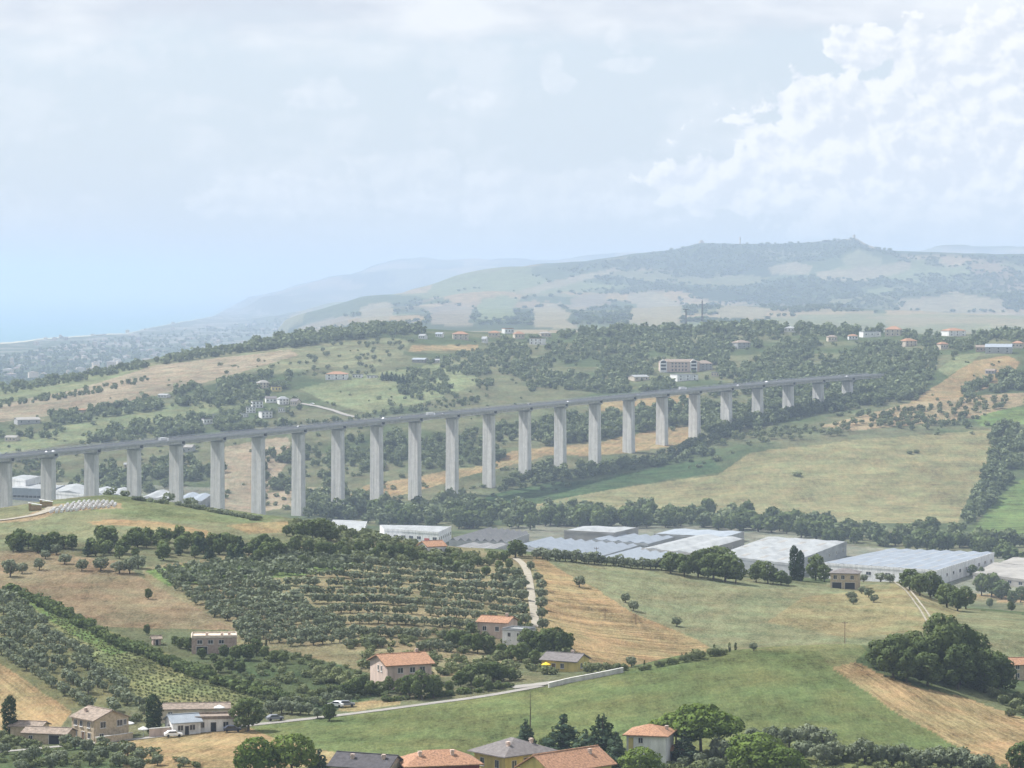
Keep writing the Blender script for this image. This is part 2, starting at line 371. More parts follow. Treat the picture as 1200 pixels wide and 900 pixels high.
# ------------------------------------------------------------------ what grows on the ground: base colours of the fields
GREEN, STRAW, BROWN, PASTURE = (0.112, 0.130, 0.060), (0.245, 0.182, 0.108), (0.20, 0.155, 0.105), (0.158, 0.160, 0.100)
SCRUB, EARTH, PALEGR, VINE = (0.072, 0.092, 0.050), (0.25, 0.195, 0.13), (0.140, 0.158, 0.086), (0.15, 0.155, 0.08)
BRIGHT, YARD, GROVE, DARK = (0.115, 0.155, 0.062), (0.17, 0.17, 0.14), (0.135, 0.135, 0.075), (0.035, 0.05, 0.025)
FIELDS = [  # colour, outline (bearing, elevation px), nearest, farthest, furrow bearing (deg) or None, furrow spacing, strength
 # the far hills
 ((0.18, 0.155, 0.12), [(503,362),(530,358),(554,362),(553,384),(506,382)], 6000, 13400, None, 0, 0),
 (PALEGR, [(560,352),(590,348),(606,352),(600,374),(562,374)], 6000, 13400, None, 0, 0),
 ((0.205, 0.178, 0.125), [(627,362),(650,356),(668,366),(672,386),(622,386)], 6000, 13400, None, 0, 0),
 ((0.18, 0.155, 0.12), [(660,352),(690,344),(714,346),(708,358),(684,364),(664,362)], 6000, 13400, None, 0, 0),
 ((0.205, 0.178, 0.125), [(606,342),(640,332),(720,314),(724,318),(660,336),(612,347)], 6000, 13400, None, 0, 0),
 ((0.205, 0.178, 0.125), [(418,362),(448,355),(464,360),(458,374),(424,376)], 6000, 13400, None, 0, 0),
 ((0.18, 0.155, 0.12), [(350,382),(384,374),(420,371),(418,382),(380,388),(350,390)], 6000, 13400, None, 0, 0),
 ((0.205, 0.178, 0.125), [(738,346),(770,340),(800,360),(798,380),(740,380)], 6000, 13400, None, 0, 0),
 ((0.205, 0.178, 0.125), [(842,360),(874,356),(904,362),(898,376),(846,376)], 6000, 13400, None, 0, 0),
 ((0.205, 0.178, 0.125), [(898,312),(926,306),(948,310),(944,321),(902,321)], 6000, 13400, None, 0, 0),
 ((0.205, 0.178, 0.125), [(952,318),(1000,312),(1064,308),(1060,316),(1010,327),(956,326)], 6000, 13400, None, 0, 0),
 (PASTURE, [(984,300),(1006,291),(1032,302),(1028,311),(988,311)], 6000, 13400, None, 0, 0),
 (PALEGR, [(1008,338),(1038,334),(1040,343),(1010,346)], 6000, 13400, None, 0, 0),
 ((0.205, 0.178, 0.125), [(1058,350),(1120,343),(1174,350),(1174,364),(1100,366),(1060,362)], 6000, 13400, None, 0, 0),
 (PASTURE, [(900,372),(1008,368),(1200,366),(1290,368),(1290,388),(1000,386),(900,384)], 6000, 13400, None, 0, 0),
 ((0.205, 0.178, 0.125), [(1010,374),(1100,370),(1200,376),(1200,382),(1050,380)], 6000, 13400, None, 0, 0),
 # slopes behind the valley
 ((0.165, 0.18, 0.105), [(-60,535),(150,478),(232,470),(300,452),(330,470),(250,484),(100,516),(-60,545)], 2300, 3400, None, 0, 0),
 (PASTURE, [(-60,490),(100,442),(230,413),(330,405),(460,395),(480,400),(470,420),(440,430),(380,430),(250,450),(100,484),(-60,498)], 2300, 3700, 20, 9, .10),
 ((0.25, 0.205, 0.155), [(-60,492),(70,455),(180,428),(340,410),(350,416),(270,440),(190,462),(100,482),(-60,502)], 2300, 3700, None, 0, 0),
 ((0.165, 0.18, 0.105), [(-60,470),(100,440),(160,425),(170,432),(90,456),(-60,484)], 2300, 3700, None, 0, 0),
 ((0.165, 0.18, 0.105), [(350,455),(420,440),(560,420),(560,450),(500,470),(430,485),(380,470)], 2300, 3700, None, 0, 0),
 (STRAW, [(480,405),(560,404),(560,410),(480,412)], 2300, 3800, None, 0, 0),
 (PASTURE, [(520,420),(610,412),(640,420),(560,436),(525,432)], 2300, 3800, None, 0, 0),
 ((0.25, 0.205, 0.155), [(262,524),(300,516),(336,512),(344,530),(334,545),(300,600),(255,600),(250,555)], 2200, 2900, None, 0, 0),
 ((0.25, 0.205, 0.155), [(262,588),(350,572),(392,570),(392,580),(330,596),(262,606)], 2200, 2900, None, 0, 0),
 (STRAW, [(400,585),(430,568),(480,560),(520,552),(575,545),(600,528),(640,524),(700,520),(730,512),(790,500),(812,500),(812,516),(780,524),(740,530),(690,534),(640,534),(590,548),(540,560),(480,578),(430,590)], 2200, 2900, 70, 5, .15),
 (STRAW, [(690,470),(760,462),(812,462),(812,474),(760,480),(700,482)], 2300, 3000, None, 0, 0),
 ((0.195, 0.18, 0.105), [(560,598),(640,575),(700,576),(842,556),(880,530),(1000,516),(1100,508),(1170,503),(1180,520),(1150,560),(1132,590),(1120,618),(1040,616),(900,606),(760,596),(640,600)], 2200, 2800, 4, 7, .10),
 ((0.055, 0.085, 0.042), [(540,598),(575,580),(640,566),(700,562),(780,546),(835,538),(848,552),(760,566),(690,578),(610,594)], 2200, 2800, 12, 6, .2),
 (STRAW, [(1112,442),(1135,424),(1180,416),(1196,424),(1180,446),(1120,468),(1080,476),(1060,476)], 2500, 3400, None, 0, 0),
 ((0.165, 0.18, 0.105), [(1098,434),(1120,418),(1150,413),(1140,424),(1112,440)], 2500, 3400, None, 0, 0),
 (BRIGHT, [(1140,490),(1180,478),(1280,470),(1280,488),(1200,498),(1150,500)], 2300, 3200, 10, 6, .2),
 (BRIGHT, [(1140,622),(1160,590),(1200,560),(1290,540),(1290,640),(1190,628)], 2100, 2800, 10, 8, .2),
 (EARTH, [(1060,474),(1160,462),(1200,460),(1200,474),(1140,490),(1000,505),(960,500)], 2500, 3000, None, 0, 0),
 # valley floor
 (YARD, [(560,622),(660,612),(900,618),(1010,640),(1180,650),(1290,690),(1100,700),(960,690),(700,676),(560,640)], 1500, 2230, None, 0, 0),
 (YARD, [(-60,600),(-60,560),(260,572),(260,600)], 2150, 2520, None, 0, 0),
 # left hill
 ((0.19, 0.165, 0.105), [(165,665),(340,640),(480,632),(620,648),(650,660),(640,735),(600,790),(420,800),(280,785),(268,738),(185,692)], 760, 1180, None, 0, 0),
 (BROWN, [(-60,690),(-60,640),(60,648),(140,658),(190,690),(274,736),(228,757),(196,768),(150,748),(85,716),(20,688)], 850, 1180, None, 0, 0),
 (BRIGHT, [(170,668),(330,648),(440,650),(400,668),(300,680),(200,686)], 850, 1180, 60, 5, .25),
 (PASTURE, [(-60,640),(-60,600),(60,584),(130,576),(210,584),(345,602),(335,625),(200,640)], 900, 1250, None, 0, 0),
 (PALEGR, [(60,592),(130,578),(210,585),(340,604),(300,613),(200,611),(140,604)], 1000, 1250, None, 0, 0),
 (STRAW, [(100,612),(135,609),(180,611),(240,622),(262,632),(220,628),(160,618),(110,616)], 900, 1250, None, 0, 0),
 (STRAW, [(262,616),(300,612),(340,610),(330,624),(290,626)], 900, 1250, None, 0, 0),
 (EARTH, [(20,608),(50,596),(70,590),(140,590),(142,596),(66,600),(40,610),(0,613),(-40,612)], 900, 1250, None, 0, 0),
 (GROVE, [(-60,690),(0,692),(40,712),(80,756),(165,824),(178,846),(80,838),(0,778),(-60,740)], 740, 1000, None, 0, 0),
 (VINE, [(15,690),(60,708),(130,740),(215,772),(330,822),(310,842),(190,838),(150,806),(84,752),(40,712)], 740, 1000, 62, 2.6, .35),
 (BRIGHT, [(20,690),(64,712),(120,742),(150,764),(130,768),(84,742),(40,712)], 740, 1000, 62, 2.6, .25),
 (STRAW, [(-60,740),(0,776),(40,803),(86,834),(70,852),(0,856),(-60,856)], 700, 900, ((5,790),(70,840)), 2.2, .22),
 (SCRUB, [(250,770),(330,760),(440,790),(470,810),(380,836),(300,822)], 720, 900, None, 0, 0),
 (STRAW, [(396,834),(400,826),(440,822),(470,820),(470,826),(420,834)], 700, 830, None, 0, 0),
 # spur on the right
 (PASTURE, [(622,650),(720,656),(800,664),(950,684),(1050,676),(1130,712),(1200,720),(1290,730),(1290,775),(1000,775),(850,768),(700,760),(690,690)], 850, 1160, 78, 4, .08),
 ((0.20, 0.175, 0.105), [(940,700),(1050,684),(1128,714),(1110,736),(1000,748),(900,730)], 850, 1160, 78, 4, .08),
 (STRAW, [(622,650),(640,656),(672,676),(700,690),(736,716),(800,742),(852,768),(740,782),(668,775),(650,750),(636,735),(640,700)], 830, 1160, ((655,712),(740,720)), 3.2, .26),
 (STRAW, [(1085,686),(1110,680),(1200,690),(1200,708),(1130,700)], 1000, 1700, None, 0, 0),
 # near field
 (GREEN, [(130,880),(270,856),(390,841),(480,829),(560,818),(640,806),(735,786),(800,768),(900,752),(1000,748),(1020,764),(976,784),(1060,836),(1132,884),(1180,960),(100,960)], 560, 812, ((500,860),(800,812)), 2.6, .07),
 (VINE, [(880,764),(1000,750),(1016,762),(1000,778),(976,784),(960,764)], 640, 812, None, 0, 0),
 (STRAW, [(120,872),(200,862),(296,853),(318,864),(366,878),(420,886),(420,900),(130,900)], 560, 740, 74, 3, .15),
 (STRAW, [(974,784),(1004,776),(1030,790),(1080,806),(1136,818),(1210,846),(1290,890),(1290,940),(1170,898),(1110,870),(1050,836),(996,798)], 600, 840, ((1000,792),(1150,884)), 2.2, .24),
 (SCRUB, [(-60,880),(60,876),(150,872),(130,960),(-60,960)], 560, 720, None, 0, 0),
]
fc = np.empty(RD.shape + (3,), np.float32)
n1 = fbm(GX / 90.0, RD / 90.0, 3, 21); n2 = fbm(GX / 300.0, RD / 300.0, 3, 22)
k = np.clip((n1 - 0.42) * 6, 0, 1)[..., None]
fc[:] = np.array(SCRUB) * (1 - k) + np.array(PASTURE) * 0.8 * k
# the far hills are a patchwork of small fields, woods and hedges
def cells(x, y, s, seed):
    gx, gy = x / s, y / s
    xi, yi = np.floor(gx), np.floor(gy)
    best = np.full(x.shape, 9e9); bid = np.zeros(x.shape)
    for dx in (-1, 0, 1):
        for dy in (-1, 0, 1):
            cx_, cy_ = xi + dx, yi + dy
            rx = vnoise(cx_ + 0.0, cy_ + 0.0, seed); ry = vnoise(cx_ + 0.0, cy_ + 0.0, seed + 1)
            d = (cx_ + rx - gx) ** 2 + (cy_ + ry - gy) ** 2
            b = d < best
            best = np.where(b, d, best); bid = np.where(b, vnoise(cx_ + 0.0, cy_ + 0.0, seed + 2), bid)
    return bid
fm = RD > 4200
wx, wy = GX + 60 * (n2 - .5), RD * 0.8 + 200 * (n1 - .5)
cid = cells(wx[fm] + 0.35 * wy[fm], wy[fm], 400.0, 31)
pal = np.array([SCRUB, DARK, PASTURE, GROVE, PASTURE, STRAW, SCRUB, PALEGR, BROWN, EARTH])
ci = pal[np.clip((cid * 10).astype(int), 0, 9)]
woods = np.clip((fbm(GX[fm] / 600.0, RD[fm] / 600.0, 4, 41) - 0.50) * 9, 0, 1)[:, None]
fc[fm] = ci * (1 - woods) + np.array(SCRUB) * 0.75 * woods
strU = np.zeros(RD.shape, np.float32); strV = np.zeros(RD.shape, np.float32); strA = np.zeros(RD.shape, np.float32)
wpx = PXV + 7.0 * (fbm(GX / 70.0, RD / 70.0, 2, 53) - 0.5) * np.clip(900 / RD, .25, 1) + 5.0 * (fbm(GX / 18.0, RD / 18.0, 3, 51) - 0.5) * np.clip(900 / RD, .25, 1)
wpy = PYV + 4.0 * (fbm(GX / 70.0, RD / 70.0, 2, 54) - 0.5) * np.clip(900 / RD, .25, 1) + 3.0 * (fbm(GX / 18.0, RD / 18.0, 3, 52) - 0.5) * np.clip(900 / RD, .25, 1)
far_ = RD > 5200
wpx = wpx + np.where(far_, 26.0 * (fbm(GX / 420.0, RD / 700.0, 4, 55) - .5), 0); wpy = wpy + np.where(far_, 12.0 * (fbm(GX / 420.0, RD / 700.0, 4, 56) - .5), 0)
for colr, poly, d0, d1, ang, sp, st in FIELDS:
    xs = [p[0] for p in poly]
    r = np.nonzero(((RD > d0) & (RD < d1)).any(axis=1))[0]; a, b = r[0], r[-1] + 1
    sl = (slice(a, b), slice(None))
    msk = in_poly(wpx[sl], wpy[sl], poly) & (RD[sl] > d0) & (RD[sl] < d1)
    if not msk.any(): continue
    var = 0.82 + 0.36 * n1[sl][msk][:, None]
    fc[sl][msk] = np.array(colr) * var
    if ang is not None:
        if hasattr(ang, '__len__'):
            q0, q1 = at(*ang[0], d0), at(*ang[1], d0); th = math.atan2(q1.y - q0.y, q1.x - q0.x)
        else: th = math.radians(ang)
        strU[sl][msk] = (GX[sl][msk] * math.sin(th) - RD[sl][msk] * math.cos(th)) / sp
        strV[sl][msk] = (GX[sl][msk] * math.cos(th) + RD[sl][msk] * math.sin(th)) / sp
    strA[sl][msk] = st
# the coastal plain: streets and gardens of the seaside town, beach along the shore
town = (RD > 4300) & (RZ < 26)
tn = fbm(GX[town] / 120.0, RD[town] / 260.0, 3, 61)[:, None]
fc[town] = np.where(tn > 0.58, np.array((0.20, 0.19, 0.17)), np.array((0.075, 0.095, 0.06)))
beach = (RD > coastD[None, :] - 260) & (RD > 7000) & (RZ < 26)
fc[beach] = (0.5, 0.45, 0.36)

def terrain_material():
    m = bpy.data.materials.new('terrain'); m.use_nodes = True
    N = NT(m.node_tree)
    g = N.n('ShaderNodeNewGeometry').outputs['Position']
    base = N.n('ShaderNodeAttribute', attribute_name='field_colour').outputs['Color']
    u = N.n('ShaderNodeAttribute', attribute_name='furrow').outputs['Fac']
    a = N.n('ShaderNodeAttribute', attribute_name='furrow_strength').outputs['Fac']
    big = N.noise(g, 0.035, 5.0, 0.6)
    mp = N.n('ShaderNodeMapping', i_Vector=g); mp.inputs['Scale'].default_value = (1, 0.32, 1)
    mid = N.noise(mp.outputs[0], 0.30, 4.0, 0.7)
    fine = N.noise(mp.outputs[0], 1.5, 3.0, 0.75)
    mott = N.m('ADD', N.m('MULTIPLY', N.m('SUBTRACT', big, 0.5), 1.5), N.m('ADD', N.m('MULTIPLY', N.m('SUBTRACT', mid, 0.5), 1.3), N.m('MULTIPLY', N.m('SUBTRACT', fine, 0.5), 1.6)))
    w = N.n('ShaderNodeAttribute', attribute_name='furrow_run').outputs['Fac']
    uv = N.n('ShaderNodeCombineXYZ', i_X=N.m('MULTIPLY', u, 1.3), i_Y=N.m('MULTIPLY', w, 0.05)).outputs[0]
    st = N.m('MULTIPLY', N.m('SUBTRACT', N.noise(uv, 1.0, 3.0, 0.65, dim='2D'), 0.5), N.m('MULTIPLY', a, 6.0))
    val = N.m('ADD', 1.0, N.m('ADD', mott, st))
    val = N.m('MAXIMUM', val, 0.25)
    tint = N.mix(N.rng(N.noise(g, 0.06, 4.0, 0.7), 0.35, 0.7), (0.93, 1.05, 0.92, 1), (1.14, 1.0, 0.9, 1))
    c = N.mix(1.0, base, tint, 'MULTIPLY')
    vm = N.n('ShaderNodeVectorMath', operation='SCALE'); N.put(vm, 0, c); N.put(vm, 'Scale', val)
    bump = N.n('ShaderNodeBump', i_Strength=0.6, i_Distance=0.8, i_Height=N.m('ADD', mid, N.m('MULTIPLY', fine, 0.5)))
    bs = N.n('ShaderNodeBsdfDiffuse', i_Color=vm.outputs[0], i_Roughness=0.6, i_Normal=bump.outputs[0])
    N.n('ShaderNodeOutputMaterial', i_Surface=bs)
    return m
idx = np.arange(NR * NC).reshape(NR, NC)
quads = np.stack([idx[:-1, :-1], idx[:-1, 1:], idx[1:, 1:], idx[1:, :-1]], -1).reshape(-1, 4)
tv = np.stack([GX, RD, RZ], -1).reshape(-1, 3)
terrain = link('terrain', np_mesh('terrain', tv, quads, [terrain_material()], attrs={'field_colour': fc.reshape(-1, 3), 'furrow': strU.ravel(), 'furrow_run': strV.ravel(), 'furrow_strength': strA.ravel()}))
tag(terrain, 'rolling farmland of green, straw and brown fields down to the coast', kind='structure')

def simple_mat(name, col, rough=0.85, var=0.12, scale=0.8, spec=0.2, metallic=0.0, stains=None):
    m = bpy.data.materials.new(name); m.use_nodes = True
    N = NT(m.node_tree)
    tc = N.n('ShaderNodeTexCoord').outputs['Object']
    nz = N.noise(tc, scale, 5.0, 0.65)
    lo = tuple(c * (1 - var * 1.6) for c in col) + (1,); hi = tuple(min(1, c * (1 + var)) for c in col) + (1,)
    c = N.mix(N.rng(nz, 0.3, 0.7), lo, hi)
    if stains:
        mp = N.n('ShaderNodeMapping', i_Vector=tc); mp.inputs['Scale'].default_value = stains
        s2 = N.noise(mp.outputs[0], 1.0, 4.0, 0.6)
        c = N.mix(N.rng(s2, 0.42, 0.72, 0.0, 0.7), c, tuple(x * 0.55 for x in col) + (1,))
    b = N.n('ShaderNodeBsdfPrincipled', i_Base_Color=c, i_Roughness=rough, i_Metallic=metallic)
    b.inputs['Specular IOR Level'].default_value = spec
    N.n('ShaderNodeOutputMaterial', i_Surface=b)
    return m

def sea_material():
    m = bpy.data.materials.new('sea'); m.use_nodes = True
    N = NT(m.node_tree)
    g = N.n('ShaderNodeNewGeometry').outputs['Position']
    n = N.noise(g, 0.0012, 4.0, 0.6)
    c = N.mix(n, (0.05, 0.16, 0.21, 1), (0.07, 0.21, 0.25, 1))
    b = N.n('ShaderNodeBsdfPrincipled', i_Base_Color=c, i_Roughness=0.6, i_Normal=N.n('ShaderNodeBump', i_Strength=0.4, i_Distance=1.0, i_Height=N.noise(g, 0.08, 4.0)))
    N.n('ShaderNodeOutputMaterial', i_Surface=b)
    return m
s = MB(); s.add([(-32000, 6500, 0), (12000, 6500, 0), (12000, 60000, 0), (-32000, 60000, 0)], [(0, 1, 2, 3)])
tag(s.build('sea', sea_material()), 'pale blue sea fading into the haze', kind='structure')

# ------------------------------------------------------------------ the hazy summer air
def haze_material():
    m = bpy.data.materials.new('haze'); m.use_nodes = True
    N = NT(m.node_tree)
    v = N.n('ShaderNodeVolumePrincipled', i_Color=(0.545, 0.668, 0.865, 1), i_Density=HAZE, i_Anisotropy=0.0)
    N.n('ShaderNodeOutputMaterial', i_Volume=v)
    return m
HAZE = 0.80e-4
hb = MB(); hb.box(-33000, 33000, -300, 61000, -9, 480)
tag(hb.build('haze', haze_material()), 'pale blue summer haze over the whole valley', kind='stuff')
# ------------------------------------------------------------------ materials
M = dict(
 concrete=simple_mat('concrete', (0.57, 0.555, 0.52), var=0.10, scale=0.25, stains=(0.5, 0.5, 0.03)),
 concrete_dark=simple_mat('weathered_concrete', (0.36, 0.36, 0.355), var=0.12, scale=0.3),
 asphalt=simple_mat('asphalt', (0.10, 0.10, 0.105), scale=0.4),
 steel=simple_mat('galvanised_steel', (0.36, 0.37, 0.39), rough=0.5, spec=0.4),
 white=simple_mat('white_plaster', (0.74, 0.73, 0.71), var=0.08, scale=0.5, stains=(0.6, 0.6, 0.15)),
 cream=simple_mat('cream_plaster', (0.58, 0.50, 0.40), var=0.08, scale=0.5, stains=(0.6, 0.6, 0.15)),
 pink=simple_mat('pinkish_plaster', (0.56, 0.44, 0.37), var=0.08, scale=0.5, stains=(0.6, 0.6, 0.15)),
 yellow=simple_mat('yellow_plaster', (0.62, 0.50, 0.20), var=0.08, scale=0.5, stains=(0.6, 0.6, 0.15)),
 stone=simple_mat('tan_stone', (0.46, 0.375, 0.265), var=0.22, scale=1.6),
 brick=simple_mat('bare_brick', (0.38, 0.29, 0.24), var=0.22, scale=1.4),
 maroon=simple_mat('maroon_plaster', (0.17, 0.045, 0.045), var=0.1, scale=0.6),
 tile=simple_mat('terracotta_tiles', (0.33, 0.185, 0.112), var=0.36, scale=2.2),
 tile_old=simple_mat('weathered_brown_tiles', (0.25, 0.20, 0.16), var=0.3, scale=1.2),
 tile_dark=simple_mat('dark_slate_tiles', (0.075, 0.07, 0.075), var=0.25, scale=1.2),
 tile_grey=simple_mat('grey_brown_tiles', (0.16, 0.145, 0.14), var=0.2, scale=1.2),
 red=simple_mat('red_sheet_roof', (0.42, 0.09, 0.07), var=0.15, scale=0.5),
 grey_sheet=simple_mat('grey_sheet_roof', (0.27, 0.30, 0.33), var=0.12, scale=0.5, rough=0.6),
 blue_sheet=simple_mat('bluish_sheet_roof', (0.235, 0.262, 0.295), var=0.12, scale=0.12, rough=0.6),
 pale_sheet=simple_mat('pale_sheet_roof', (0.30, 0.31, 0.31), var=0.12, scale=0.10, rough=0.7, stains=(0.15, 0.03, 0.2)),
 beige_sheet=simple_mat('beige_roof', (0.29, 0.275, 0.25), var=0.12, scale=0.10, stains=(0.1, 0.05, 0.2)),
 dark_sheet=simple_mat('grey_brown_hoop_roof', (0.20, 0.195, 0.19), var=0.15, scale=0.15),
 glass=simple_mat('window_glass', (0.03, 0.035, 0.045), rough=0.15, spec=0.5, var=0.02),
 frame=simple_mat('pale_frame', (0.55, 0.53, 0.5), var=0.05),
 wood=simple_mat('brown_wood', (0.16, 0.10, 0.06), var=0.15),
 dark=simple_mat('dark_opening_and_shade', (0.03, 0.03, 0.033), var=0.05),  # flat dark for openings; also carries the shade on the viaduct's cross-beams
 track=simple_mat('pale_gravel', (0.29, 0.26, 0.205), var=0.15, scale=0.35),
 road=simple_mat('worn_pale_asphalt', (0.25, 0.235, 0.21), var=0.12, scale=0.4),
 hay=simple_mat('straw_bale', (0.30, 0.22, 0.12), var=0.2, scale=1.5),
 wrap=simple_mat('white_sheet', (0.58, 0.58, 0.57), var=0.05),
 car_white=simple_mat('white_paint', (0.80, 0.80, 0.80), rough=0.35, spec=0.5, var=0.02),
 car_grey=simple_mat('grey_paint', (0.16, 0.17, 0.19), rough=0.35, spec=0.5, var=0.02),
 car_dark=simple_mat('dark_blue_paint', (0.03, 0.04, 0.07), rough=0.35, spec=0.5, var=0.02),
 car_red=simple_mat('red_paint', (0.4, 0.04, 0.03), rough=0.35, spec=0.5, var=0.02),
 rubber=simple_mat('rubber', (0.02, 0.02, 0.02)),
 solar=simple_mat('solar_panel', (0.04, 0.06, 0.12), rough=0.25, spec=0.5, var=0.05),
 cloth=simple_mat('yellow_cloth', (0.75, 0.50, 0.04), var=0.05),
)

# ------------------------------------------------------------------ the viaduct
PIERS = [(-45,545),(5,540),(55,535),(106,530),(157,525),(207,520),(256,515.5),(303,510.5),(350,506),(397,501.5),(441,497),(486,493),(530,489),(573,484.5),(615,480.5),
         (656,476.5),(697,472),(736,467.5),(776,464),(814,460.5),(851,457),(888,453.5),(924,450.5),(960,448),(993,445.5),(1026,442.5)]
def viaduct():
    pts = []
    Y = 1975.0; span = 45.0
    for i, (px, py) in enumerate(PIERS):
        k = (px - CX) / F
        if pts:
            x0, y0 = pts[-1][0], pts[-1][1]
            # the next pier stands one span on, at this bearing and farther away
            a, b, c = 1 + k * k, -2 * (y0 + k * x0), x0 * x0 + y0 * y0 - span ** 2
            disc = b * b - 4 * a * c
            Y = (-b + math.sqrt(max(disc, 0.0))) / (2 * a)
        pts.append((k * Y, Y, H - Y * (py - YH) / F))
    P = np.array(pts)
    for c in range(3):                                  # even out reading errors of the pixels
        q = P[:, c].copy()
        t = np.arange(len(q)); co = np.polyfit(t, q, 4); P[:, c] = np.polyval(co, t)
    root = tag(empty('motorway_viaduct', (0, 0, 0)), 'long grey concrete motorway viaduct on tall piers crossing the valley', 'viaduct')
    n = len(P)
    T = np.gradient(P[:, :2], axis=0); T /= np.linalg.norm(T, axis=1)[:, None]
    Nn = np.stack([T[:, 1], -T[:, 0]], 1)               # towards the near side
    def ring(i, s, z): return (P[i, 0] + Nn[i, 0] * s, P[i, 1] + Nn[i, 1] * s, P[i, 2] + z)
    def strip(mb, prof, i0, i1, gap=0.0, mi=0):
        """extrude a closed cross-section (s, z) from pier i0 to pier i1"""
        vs, m = [], len(prof)
        for i in range(i0, i1 + 1):
            for s_, z_ in prof:
                p = Vector(ring(i, s_, z_))
                if gap and i == i0: p += Vector((T[i, 0], T[i, 1], 0)) * gap
                if gap and i == i1: p -= Vector((T[i, 0], T[i, 1], 0)) * gap
                vs.append(p)
        fs = [tuple(range(m))[::-1]]
        for i in range(i1 - i0):
            for j in range(m): fs.append((i*m+j, i*m+(j+1)%m, (i+1)*m+(j+1)%m, (i+1)*m+j))
        fs.append(tuple((i1 - i0) * m + j for j in range(m)))
        mb.add(vs, fs, mi)
    HW = 9.6
    d = MB(); strip(d, [(-HW, 2.6), (HW, 2.6), (HW, 2.95), (-HW, 2.95)], 0, n - 1); d.build('deck', M['concrete'], root)
    d = MB(); strip(d, [(-HW + .6, 2.954), (HW - .6, 2.954), (HW - .6, 2.97), (-HW + .6, 2.97)], 0, n - 1); d.build('carriageway', M['asphalt'], root)
    for sgn in (1, -1):
        e = sorted((sgn * HW, sgn * (HW - .35)))
        d = MB(); strip(d, [(e[0], 2.35), (e[1], 2.35), (e[1], 3.95), (e[0], 3.95)], 0, n - 1)
        d.build('parapet', M['concrete_dark'], root)
        # guard rail: posts and two rails
        d = MB(); s0 = sgn * (HW - .1)
        strip(d, [(s0 - .05, 4.75), (s0 + .05, 4.75), (s0 + .05, 4.95), (s0 - .05, 4.95)], 0, n - 1)
        strip(d, [(s0 - .05, 4.3), (s0 + .05, 4.3), (s0 + .05, 4.42), (s0 - .05, 4.42)], 0, n - 1)
        for i in range(n - 1):
            for t in np.arange(0, 1, 0.067):
                p = P[i] * (1 - t) + P[i + 1] * t; q = Nn[i] * (1 - t) + Nn[i + 1] * t
                x, y, z = p[0] + q[0] * s0, p[1] + q[1] * s0, p[2]
                d.box(x - .05, x + .05, y - .05, y + .05, z + 3.9, z + 4.95)
        d.build('guard_rail', M['steel'], root)
    d = MB(); strip(d, [(-.3, 2.97), (.3, 2.97), (.2, 3.85), (-.2, 3.85)], 0, n - 1); d.build('median_barrier', M['concrete_dark'], root)
    for i in range(n - 1):                              # one girder per span, with a joint over each pier
        d = MB()
        for s_ in (-6.4, -2.2, 2.2, 6.4):
            strip(d, [(s_ - .9, 0.3), (s_ + .9, 0.3), (s_ + .55, .75), (s_ + .4, 2.6), (s_ - .4, 2.6), (s_ - .55, .75)], i, i + 1, gap=0.9)
        d.build('girder', M['concrete'], root)
    for i in range(n):
        g = min(ground(P[i, 0] + a, P[i, 1] + b) for a in (-5, 5) for b in (-5, 5)) - 3
        top = P[i, 2] - 1.7
        if top - g < 4 or i == n - 1: continue
        A = math.atan2(T[i, 1], T[i, 0])
        R = Matrix.Translation((P[i, 0], P[i, 1], 0)) @ Matrix.Rotation(A, 4, 'Z')
        d = MB()
        # hollow-looking shaft: two thick end walls joined by a recessed web, with a shallow taper
        hw, ht = 5.0, 2.35
        out = [(-ht, -hw), (ht, -hw), (ht, -hw + 3.6), (ht - .1, -hw + 3.8), (ht - .1, hw - 3.8), (ht, hw - 3.6), (ht, hw), (-ht, hw), (-ht, hw - 3.6), (-ht + .1, hw - 3.8), (-ht + .1, -hw + 3.8), (-ht, -hw + 3.6)]
        m = len(out); vs = []
        for z, k in ((g, 1.07), (top, 0.98)):
            vs += [R @ Vector((x * k, y * k, z)) for x, y in out]
        d.add(vs, [(j, (j + 1) % m, m + (j + 1) % m, m + j) for j in range(m)] + [tuple(range(m, 2 * m)), tuple(range(m))[::-1]])
        pr = d.build('pier', M['concrete'], root)
        c = MB()
        c.box(-1.9, 1.9, -7.6, 7.6, top + .9, top + 1.9, M=R)
        c.box(-1.7, 1.7, -6.2, 6.2, top + .003, top + .9, M=R)
        c.build('pier_cap', M['concrete_dark'], pr)
        # cross-beam end between the girders, the deck's shade put into its dark colour
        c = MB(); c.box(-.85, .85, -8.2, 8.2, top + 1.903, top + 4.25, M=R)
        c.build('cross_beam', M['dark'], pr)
    return P, T, Nn
VP, VT, VN = viaduct()

